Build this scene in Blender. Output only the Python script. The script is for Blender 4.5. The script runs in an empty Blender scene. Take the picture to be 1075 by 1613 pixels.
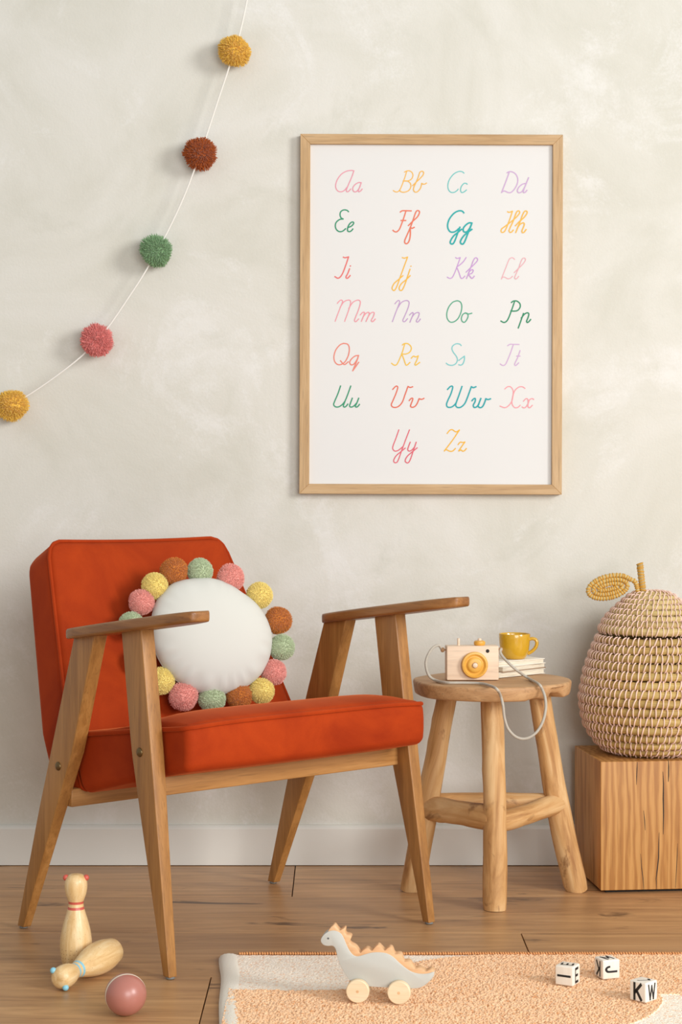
import bpy, bmesh, math, random
import numpy as np
from mathutils import Vector, Matrix
random.seed(7); np.random.seed(7)
S = bpy.context.scene
COL = S.collection
R = math.radians

# ------------------------------------------------------------------ camera, world, lights, exposure
FPX, PXC, PYC, CAMH = 2900.0, 531.0, 768.0, 0.774        # focal length and principal point in pixels of 1075x1613
cam_d = bpy.data.cameras.new('camera'); cam = bpy.data.objects.new('camera', cam_d); COL.objects.link(cam)
cam.location = (0, 0, CAMH); cam.rotation_euler = (R(90), 0, 0)
cam_d.sensor_fit = 'VERTICAL'; cam_d.sensor_height = 36.0; cam_d.sensor_width = 24.0
cam_d.lens = 36.0 * FPX / 1613
cam_d.shift_x = (537.5 - PXC) / 1613; cam_d.shift_y = -(806.5 - PYC) / 1613
cam_d.clip_start = 0.05
S.camera = cam

world = bpy.data.worlds.new('world'); S.world = world; world.use_nodes = True
bg = world.node_tree.nodes['Background']
bg.inputs['Color'].default_value = (0.97, 1.0, 1.0, 1); bg.inputs['Strength'].default_value = 0.52

def area(name, loc, target, size, size_y, power, col=(1, 1, 1)):
    d = bpy.data.lights.new(name, 'AREA'); d.shape = 'RECTANGLE'; d.size = size; d.size_y = size_y
    d.energy = power; d.color = col
    o = bpy.data.objects.new(name, d); COL.objects.link(o); o.location = loc
    o.rotation_euler = (Vector(target) - Vector(loc)).to_track_quat('-Z', 'Y').to_euler()
    return o
area('window_light', (4.4, -0.5, 2.4), (0.0, 3.4, 0.5), 1.6, 1.8, 225, (1.0, 0.99, 0.975))
area('front_fill', (1.2, -1.2, 1.28), (0.05, 3.5, 0.5), 2.0, 1.6, 96, (0.985, 1.0, 1.0))  # added fill lamp, evens out the wall and lights it under the chair
S.view_settings.view_transform = 'Standard'; S.view_settings.look = 'None'
S.view_settings.exposure = -0.06; S.view_settings.gamma = 1.0
S.view_settings.use_curve_mapping = False

# ------------------------------------------------------------------ helpers
def px(u, v, Y):                       # a point measured in the photograph, at its real distance Y
    return Vector(((u - PXC) / FPX * Y, Y, CAMH - (v - PYC) / FPX * Y))
def px_floor(u, v, z=0.0):
    return px(u, v, FPX * (CAMH - z) / (v - PYC))
def lin(c):
    return tuple((x / 255 / 12.92 if x / 255 <= 0.04045 else ((x / 255 + 0.055) / 1.055) ** 2.4) for x in c) + (1.0,)

class NT:
    def __init__(s, name):
        s.m = bpy.data.materials.new(name); s.m.use_nodes = True
        s.t = s.m.node_tree; s.n = s.t.nodes; s.b = s.n['Principled BSDF']
    def new(s, typ, **kw):
        nd = s.n.new(typ)
        for k, v in kw.items():
            if k.startswith('i_'):
                nd.inputs[k[2:].replace('_', ' ')].default_value = v
            else:
                setattr(nd, k, v)
        return nd
    def link(s, a, b): s.t.links.new(a, b)
    def ramp(s, fac, stops, interp='LINEAR'):
        r = s.new('ShaderNodeValToRGB'); r.color_ramp.interpolation = interp
        e = r.color_ramp.elements
        while len(e) < len(stops): e.new(0.5)
        for k, (p, c) in enumerate(stops):
            e[k].position = p; e[k].color = c if len(c) == 4 else tuple(c) + (1,)
        s.link(fac, r.inputs['Fac']); return r.outputs['Color']
    def mix(s, fac, a, b, mode='MIX'):
        m = s.new('ShaderNodeMix'); m.data_type = 'RGBA'; m.blend_type = mode
        for sock, val in ((m.inputs[0], fac), (m.inputs[6], a), (m.inputs[7], b)):
            if hasattr(val, 'links') or hasattr(val, 'is_linked'): s.link(val, sock)
            else: sock.default_value = val
        return m.outputs[2]
    def noise(s, vec, scale, detail=4, rough=0.55, dist=0.0):
        nd = s.new('ShaderNodeTexNoise'); nd.inputs['Scale'].default_value = scale
        nd.inputs['Detail'].default_value = detail; nd.inputs['Roughness'].default_value = rough
        nd.inputs['Distortion'].default_value = dist
        s.link(vec, nd.inputs['Vector']); return nd.outputs['Fac']
    def coord(s, scale=(1, 1, 1), loc=(0, 0, 0), rot=(0, 0, 0), per_object=False, attr=None):
        if attr:
            a = s.new('ShaderNodeAttribute'); a.attribute_name = attr; out = a.outputs['Vector']
        else:
            out = s.new('ShaderNodeTexCoord').outputs['Object']
        if per_object:
            oi = s.new('ShaderNodeObjectInfo'); ad = s.new('ShaderNodeVectorMath', operation='MULTIPLY_ADD')
            ad.inputs[1].default_value = (7.3, 11.1, 5.7)
            cx = s.new('ShaderNodeCombineXYZ')
            for k in range(3): s.link(oi.outputs['Random'], cx.inputs[k])
            s.link(cx.outputs[0], ad.inputs[0]); s.link(out, ad.inputs[2]); out = ad.outputs[0]
        mp = s.new('ShaderNodeMapping'); mp.inputs['Scale'].default_value = scale
        mp.inputs['Location'].default_value = loc; mp.inputs['Rotation'].default_value = rot
        s.link(out, mp.inputs['Vector']); return mp.outputs['Vector']
    def bump(s, h, strength=0.2, dist=0.002):
        b = s.new('ShaderNodeBump'); b.inputs['Strength'].default_value = strength
        b.inputs['Distance'].default_value = dist
        s.link(h, b.inputs['Height']); s.link(b.outputs['Normal'], s.b.inputs['Normal'])
    def base(s, c):
        if hasattr(c, 'links') or hasattr(c, 'is_linked'): s.link(c, s.b.inputs['Base Color'])
        else: s.b.inputs['Base Color'].default_value = c
    def set(s, **kw):
        for k, v in kw.items(): s.b.inputs[k.replace('_', ' ')].default_value = v
        return s

def plain(name, c, rough=0.5, grain=0.06, scale=80, bump=0.0, **kw):
    t = NT(name); v = t.coord()
    f = t.noise(v, scale, 3)
    c0 = lin(c); t.base(t.mix(f, tuple(x * (1 - grain) for x in c0[:3]) + (1,), tuple(min(1, x * (1 + grain)) for x in c0[:3]) + (1,)))
    if bump: t.bump(f, bump, 0.001)
    t.set(Roughness=rough, **kw); return t.m

def wood(name, dark, mid, light, axis='Z', scale=55, stretch=0.07, rough=0.45, bump=0.15, pores=0.35, per_object=True, dist=0.8, coat=0.0):
    t = NT(name); sc = [1, 1, 1]; sc['XYZ'.index(axis)] = stretch
    v = t.coord(scale=tuple(sc), per_object=per_object)
    f = t.noise(v, scale, 5, 0.6, dist)
    c = t.ramp(f, [(0.28, lin(dark)), (0.5, lin(mid)), (0.72, lin(light))])
    big = t.noise(t.coord(scale=tuple(0.3 if x < 1 else 1 for x in sc), per_object=per_object), 9, 2)
    c = t.mix(t.ramp(big, [(0.35, (0, 0, 0)), (0.7, (0.5, 0.5, 0.5))]), c, lin(light))
    sc2 = [1, 1, 1]; sc2['XYZ'.index(axis)] = 0.05
    p = t.noise(t.coord(scale=tuple(sc2), per_object=per_object), 420, 2, 0.5)
    pr = t.ramp(p, [(0.28, (1 - pores,) * 3), (0.45, (1, 1, 1))])
    t.base(t.mix(1.0, c, pr, 'MULTIPLY'))
    if bump: t.bump(p, bump, 0.0006)
    t.set(Roughness=rough)
    if coat: t.set(Coat_Weight=coat, Coat_Roughness=0.3)
    return t.m

class MB:
    """collects faces, builds ONE mesh object"""
    def __init__(s): s.v = []; s.f = []; s.tc = []; s.has_tc = False
    def add(s, vs, fs, tc=None):
        n = len(s.v); s.v += [tuple(x) for x in vs]; s.f += [tuple(i + n for i in f) for f in fs]
        if tc is not None: s.has_tc = True; s.tc += [tuple(x) for x in tc]
        else: s.tc += [(0, 0, 0)] * len(vs)
        return s
    def mesh(s, name, mat, smooth=True, angle=40):
        me = bpy.data.meshes.new(name); me.from_pydata(s.v, [], s.f); me.update()
        if s.has_tc:
            a = me.attributes.new('tc', 'FLOAT_VECTOR', 'POINT'); a.data.foreach_set('vector', np.array(s.tc, 'f').ravel())
        if mat: me.materials.append(mat)
        if smooth:
            me.shade_smooth() if angle is None else me.set_sharp_from_angle(angle=R(angle))
        return me
    def build(s, name, mat, parent=None, smooth=True, angle=40):
        return link(name, s.mesh(name, mat, smooth, angle), parent)

def link(name, me, parent=None, loc=None, rot=None):
    o = bpy.data.objects.new(name, me); COL.objects.link(o)
    if parent: o.parent = parent
    if loc is not None: o.location = loc
    if rot is not None: o.rotation_euler = rot
    return o
def tag(o, label=None, cat=None, group=None, kind=None):
    if label: o['label'] = label
    if cat: o['category'] = cat
    if group: o['group'] = group
    if kind: o['kind'] = kind
    return o
def empty(name, loc, label=None, cat=None, group=None, rotz=0, kind=None):
    o = bpy.data.objects.new(name, None); COL.objects.link(o); o.location = loc; o.rotation_euler = (0, 0, rotz)
    o.empty_display_size = 0.05
    return tag(o, label, cat, group, kind)

def rbox(h, r, n=(4, 4, 4), seg=3, warp=None, mb=None, off=(0, 0, 0)):
    """rounded box of half sizes h, edge radius r, optional warp(x, y, z)"""
    mb = mb or MB(); ax = []
    for k in range(3):
        inner = h[k] - r
        e = [inner + r * math.tan(R(45) * j / seg) for j in range(1, seg + 1)]
        ax.append([-x for x in reversed(e)] + [-inner + 2 * inner * j / n[k] for j in range(n[k] + 1)] + e)
    idx = {}; V = []; F = []
    def vid(p):
        key = tuple(round(x, 7) for x in p)
        if key not in idx:
            q = [max(-(h[k] - r), min(h[k] - r, p[k])) for k in range(3)]
            d = Vector([p[k] - q[k] for k in range(3)])
            if d.length > 1e-9: d.normalize()
            w = [q[k] + d[k] * r + off[k] for k in range(3)]
            if warp: w = warp(*w)
            idx[key] = len(V); V.append(w)
        return idx[key]
    for k in range(3):
        i, j = (k + 1) % 3, (k + 2) % 3
        for sgn in (-1, 1):
            for a in range(len(ax[i]) - 1):
                for b in range(len(ax[j]) - 1):
                    q = []
                    for (aa, bb) in ((a, b), (a + 1, b), (a + 1, b + 1), (a, b + 1)):
                        p = [0, 0, 0]; p[k] = sgn * h[k]; p[i] = ax[i][aa]; p[j] = ax[j][bb]
                        q.append(vid(p))
                    F.append(tuple(q if sgn > 0 else reversed(q)))
    return mb.add(V, F)

def catmull(pts, per=6, closed=False):
    P = [Vector(p) for p in pts]; n = len(P); out = []
    rng = range(n) if closed else range(n - 1)
    for i in rng:
        p1, p2 = P[i], P[(i + 1) % n]
        p0 = P[i - 1] if (closed or i > 0) else p1 * 2 - p2
        p3 = P[(i + 2) % n] if (closed or i < n - 2) else p2 * 2 - p1
        for j in range(per):
            t = j / per
            out.append(0.5 * ((2 * p1) + (p2 - p0) * t + (2 * p0 - 5 * p1 + 4 * p2 - p3) * t * t + (3 * p1 - p0 - 3 * p2 + p3) * t ** 3))
    if not closed: out.append(P[-1])
    return out

def tube(path, rad, n=8, closed=False, caps=True, mb=None, jitter=None):
    mb = mb or MB(); P = [Vector(p) for p in path]; m = len(P)
    rad = rad if callable(rad) else (lambda t, a, r=rad: r)
    T = []
    for i in range(m):
        a = P[(i - 1) % m] if (closed or i > 0) else P[i]
        b = P[(i + 1) % m] if (closed or i < m - 1) else P[i]
        T.append((b - a).normalized())
    up = Vector((0, 0, 1)) if abs(T[0].z) < 0.9 else Vector((1, 0, 0))
    N = (up - T[0] * up.dot(T[0])).normalized(); frames = [N]
    for i in range(1, m):
        N = (N - T[i] * N.dot(T[i])).normalized(); frames.append(N)
    V = []; tc = []; L = 0
    for i in range(m):
        if i: L += (P[i] - P[i - 1]).length
        B = T[i].cross(frames[i])
        for k in range(n):
            a = 2 * math.pi * k / n; r = rad(i / max(1, m - 1), a)
            V.append(P[i] + (frames[i] * math.cos(a) + B * math.sin(a)) * r); tc.append((L, math.cos(a) * .01, math.sin(a) * .01))
    F = []
    for i in range(m if closed else m - 1):
        i2 = (i + 1) % m
        for k in range(n):
            k2 = (k + 1) % n
            F.append((i * n + k, i * n + k2, i2 * n + k2, i2 * n + k))
    if not closed and caps:
        F.append(tuple(reversed(range(n)))); F.append(tuple((m - 1) * n + k for k in range(n)))
    return mb.add(V, F, tc)

def lathe(prof, n=32, mb=None, xf=None, fn=None):
    """prof: list of (r, z) bottom to top"""
    mb = mb or MB(); V = []; F = []; m = len(prof)
    for (r, z) in prof:
        for k in range(n):
            a = 2 * math.pi * k / n; p = Vector((r * math.cos(a), r * math.sin(a), z))
            if fn: p = Vector(fn(p, a, r, z))
            V.append(xf @ p if xf else p)
    for i in range(m - 1):
        for k in range(n):
            k2 = (k + 1) % n
            F.append((i * n + k, i * n + k2, (i + 1) * n + k2, (i + 1) * n + k))
    F.append(tuple(reversed(range(n)))); F.append(tuple((m - 1) * n + k for k in range(n)))
    return mb.add(V, F)

def ribbon(pts, w, to3d, mb, lift=None):
    """flat printed stroke: pts 2-D, w width in the same unit, to3d maps (x, y) to a point"""
    P = [Vector((p[0], p[1])) for p in pts]; m = len(P); V = []
    for i in range(m):
        a = P[max(0, i - 1)]; b = P[min(m - 1, i + 1)]
        if i == 0: a = P[0] - (P[1] - P[0])
        t = (b - a).normalized(); nrm = Vector((-t.y, t.x)); p = P[i].copy()
        if i == 0: p -= t * w * 0.3
        if i == m - 1: p += t * w * 0.3
        e = Vector((0, 0, 0)) if lift is None else lift * (len(mb.v) + 2 * i)
        V.append(Vector(to3d(p + nrm * w / 2)) + e); V.append(Vector(to3d(p - nrm * w / 2)) + e)
    F = [(2 * i, 2 * i + 1, 2 * i + 3, 2 * i + 2) for i in range(m - 1)]
    return mb.add(V, F)

def prism(outline, y0, y1, mb=None, bevel=0.0):
    """outline of (x, z) points extruded from y0 to y1"""
    bm = bmesh.new(); n = len(outline)
    a = [bm.verts.new((x, y0, z)) for x, z in outline]; f = bm.faces.new(a)
    r = bmesh.ops.extrude_face_region(bm, geom=[f])
    for v in r['geom']:
        if isinstance(v, bmesh.types.BMVert): v.co.y = y1
    bmesh.ops.recalc_face_normals(bm, faces=bm.faces)
    if bevel:
        es = [e for e in bm.edges if abs(e.verts[0].co.y - e.verts[1].co.y) < 1e-9]
        bmesh.ops.bevel(bm, geom=es, offset=bevel, segments=2, affect='EDGES', profile=0.5)
    bm.verts.ensure_lookup_table(); bm.verts.index_update()
    mb = mb or MB(); mb.add([v.co[:] for v in bm.verts], [[v.index for v in f.verts] for f in bm.faces]); bm.free()
    return mb

# ------------------------------------------------------------------ materials of the room
def mat_plaster():
    t = NT('plaster'); v = t.coord()
    n1 = t.noise(v, 2.6, 6, 0.62, 0.9); n2 = t.noise(t.coord(loc=(3, 1, 7)), 3.8, 8, 0.68, 0.9)
    n3 = t.noise(v, 190, 3, 0.6); n4 = t.noise(t.coord(scale=(1, 1, 1.6), rot=(0, R(35), 0)), 26, 5, 0.6, 0.6)
    c = t.ramp(n1, [(0.36, lin((209, 206, 194))), (0.52, lin((217, 214, 204))), (0.66, lin((222, 219, 211)))])
    pm = t.ramp(t.mix(0.16, n2, n3), [(0.525, (0, 0, 0)), (0.62, (0.55, 0.55, 0.55))])
    pm2 = t.mix(1.0, pm, t.ramp(n4, [(0.3, (0.3, 0.3, 0.3)), (0.6, (1, 1, 1))]), 'MULTIPLY')
    c = t.mix(pm2, c, lin((232, 230, 226)))
    n5 = t.noise(t.coord(loc=(9, 4, 2)), 4.2, 7, 0.66, 1.2)
    c = t.mix(t.ramp(n5, [(0.58, (0, 0, 0)), (0.72, (0.5, 0.5, 0.5))]), c, lin((200, 198, 185)))
    t.base(c)
    h = t.mix(0.35, n3, n4); t.bump(h, 0.28, 0.0022); t.set(Roughness=0.85)
    return t.m
def mat_planks():
    t = NT('oak_laminate')
    v = t.coord(scale=(0.10, 1, 1), per_object=True)
    f = t.noise(v, 26, 7, 0.62, 1.4)
    c = t.ramp(f, [(0.22, lin((134, 96, 60))), (0.42, lin((182, 138, 94))), (0.58, lin((204, 158, 108))), (0.78, lin((222, 180, 130)))])
    fine = t.noise(t.coord(scale=(0.03, 1, 1), per_object=True), 190, 3, 0.6)
    c = t.mix(1.0, c, t.ramp(fine, [(0.3, (0.88, 0.865, 0.85)), (0.55, (1, 1, 1))]), 'MULTIPLY')
    big = t.noise(t.coord(scale=(0.28, 1, 1), per_object=True), 5.0, 3, 0.5, 0.4)
    c = t.mix(t.ramp(big, [(0.4, (0, 0, 0)), (0.75, (0.55, 0.55, 0.55))]), c, lin((168, 128, 92)))
    # dark knots and splits
    kn = t.noise(t.coord(scale=(0.3, 1, 1), per_object=True, loc=(2, 5, 1)), 13, 4, 0.7, 0.9)
    c = t.mix(t.ramp(kn, [(0.61, (0, 0, 0)), (0.71, (0.85, 0.85, 0.85))]), c, lin((70, 50, 38)))
    oi = t.new('ShaderNodeObjectInfo')
    c = t.mix(1.0, c, t.ramp(oi.outputs['Random'], [(0, (0.93, 0.93, 0.93)), (1, (1.05, 1.03, 1.0))]), 'MULTIPLY')
    t.base(c); t.bump(fine, 0.12, 0.0006); t.set(Roughness=0.38)
    return t.m
M = {}
M['plaster'] = mat_plaster(); M['planks'] = mat_planks()
M['white_paint'] = plain('baseboard_paint', (222, 219, 210), 0.4, 0.02, 20)
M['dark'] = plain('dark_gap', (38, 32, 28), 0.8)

# ------------------------------------------------------------------ the room
WALLY, SKY = 3.780, 3.766            # wall plane, front of the baseboard
XL, XR = -2.0, 2.2
w_ = MB(); rbox(((XR - XL) / 2, 0.06, 1.35), 0.001, (1, 1, 1), 1, mb=w_, off=((XL + XR) / 2, WALLY + 0.06, 1.33))
tag(w_.build('wall_back', M['plaster']), kind='structure')
b_ = MB()
prof = [(SKY, 0.0), (SKY, 0.0735), (SKY + 0.0015, 0.077), (SKY + 0.006, 0.0805), (WALLY, 0.0815), (WALLY, 0.0)]
V = [(XL, y, z + 0.0015) for y, z in prof] + [(XR, y, z + 0.0015) for y, z in prof]; n = len(prof)
b_.add(V, [tuple((i, (i + 1) % n, (i + 1) % n + n, i + n)) for i in range(n)] + [tuple(reversed(range(n))), tuple(range(n, 2 * n))])
tag(b_.build('baseboard_back', M['white_paint'], smooth=False), kind='structure')
fb = MB(); rbox(((XR - XL) / 2, 1.9, 0.02), 0.001, (1, 1, 1), 1, mb=fb, off=((XL + XR) / 2, 1.9, -0.0295))
floor = tag(fb.build('floor', M['dark'], smooth=False), kind='structure')
PW, PL = 0.2845, 1.38
rows = [(-0.085,), (0.72,), (0.320,), (-0.199,), (0.55,), (-0.45,), (0.15,), (0.7,), (-0.3,), (0.4,), (-0.05,), (0.6,), (0.2,)]
for i, (j0,) in enumerate(rows):
    y1 = SKY + 0.002 - i * PW; y0 = y1 - PW
    if i == 0: y1 += 0.01
    k = math.floor((XL - j0) / PL)
    while j0 + k * PL < XR:
        a, b = max(XL, j0 + k * PL), min(XR, j0 + (k + 1) * PL); k += 1
        if b - a < 0.02: continue
        g = MB(); rbox(((b - a) / 2 - 0.0010, (y1 - y0) / 2 - 0.00015, 0.0045), 0.0005, (1, 1, 1), 1, mb=g)
        link('plank', g.mesh('plank', M['planks'], smooth=False), floor, ((a + b) / 2, (y0 + y1) / 2, -0.0045))

# ------------------------------------------------------------------ framed alphabet print
M['frame_oak'] = wood('frame_oak', (170, 132, 86), (190, 153, 106), (204, 170, 126), 'Z', 120, 0.05, 0.5, 0.1, 0.2)
M['frame_oak_x'] = wood('frame_oak_across', (170, 132, 86), (190, 153, 106), (204, 170, 126), 'X', 120, 0.05, 0.5, 0.1, 0.2)
M['paper'] = plain('print_paper', (222, 220, 217), 0.55, 0.008, 6)
YF = WALLY - 0.022                  # front of the frame
tl, br = px(471.5, 211.5, YF), px(885.5, 778.5, YF)
fr = empty('framed_print', ((tl.x + br.x) / 2, WALLY - 0.0116, br.z), 'oak framed alphabet print with coloured cursive letters hanging on the plaster wall', 'picture')
fr.rotation_euler = (0, R(0.2), 0)
FW, FH, fb_, ft = br.x - tl.x, tl.z - br.z, 0.0205, 0.011
def rail_mesh(vertical, sgn):
    g = MB(); Lh = FH / 2 if vertical else FW / 2; o = []
    # mitred bar: outer length 2*Lh, inner length 2*(Lh - fb_)
    for y in (-ft, ft):
        o += [(-Lh, 0, y), (Lh, 0, y), (Lh - fb_, fb_, y), (-Lh + fb_, fb_, y)]
    pts = []
    for (a, b, y) in o:
        if vertical: pts.append((sgn * (FW / 2 - b), y, FH / 2 + a))
        else: pts.append((a, y, (FH - b) if sgn > 0 else b))
    bm = bmesh.new(); vs = [bm.verts.new(p) for p in pts]
    for f in ((0, 1, 2, 3), (4, 5, 6, 7), (0, 1, 5, 4), (1, 2, 6, 5), (2, 3, 7, 6), (3, 0, 4, 7)): bm.faces.new([vs[i] for i in f])
    bmesh.ops.recalc_face_normals(bm, faces=bm.faces)
    bmesh.ops.bevel(bm, geom=list(bm.edges), offset=0.0007, segments=1, affect='EDGES')
    me = bpy.data.meshes.new('frame_rail'); bm.to_mesh(me); bm.free()
    me.materials.append(M['frame_oak'] if vertical else M['frame_oak_x']); return me
for v_ in (True, False):
    for s_ in (-1, 1): link('frame_rail', rail_mesh(v_, s_), fr)
g = MB(); rbox((FW / 2 - 0.012, 0.002, FH / 2 - 0.012), 0.0005, (1, 1, 1), 1, mb=g, off=(0, -0.0005, FH / 2))
link('paper_sheet', g.mesh('paper_sheet', M['paper'], smooth=False), fr)
SHY = -0.0025                        # print surface, in the frame's own space
def on_sheet(p2):                    # photo pixel on the sheet -> frame space
    p = px(p2[0], p2[1], fr.location.y + SHY)
    return (p.x - fr.location.x + 0.0, SHY - 0.0003, p.z - fr.location.z)
K = 6.324
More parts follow.
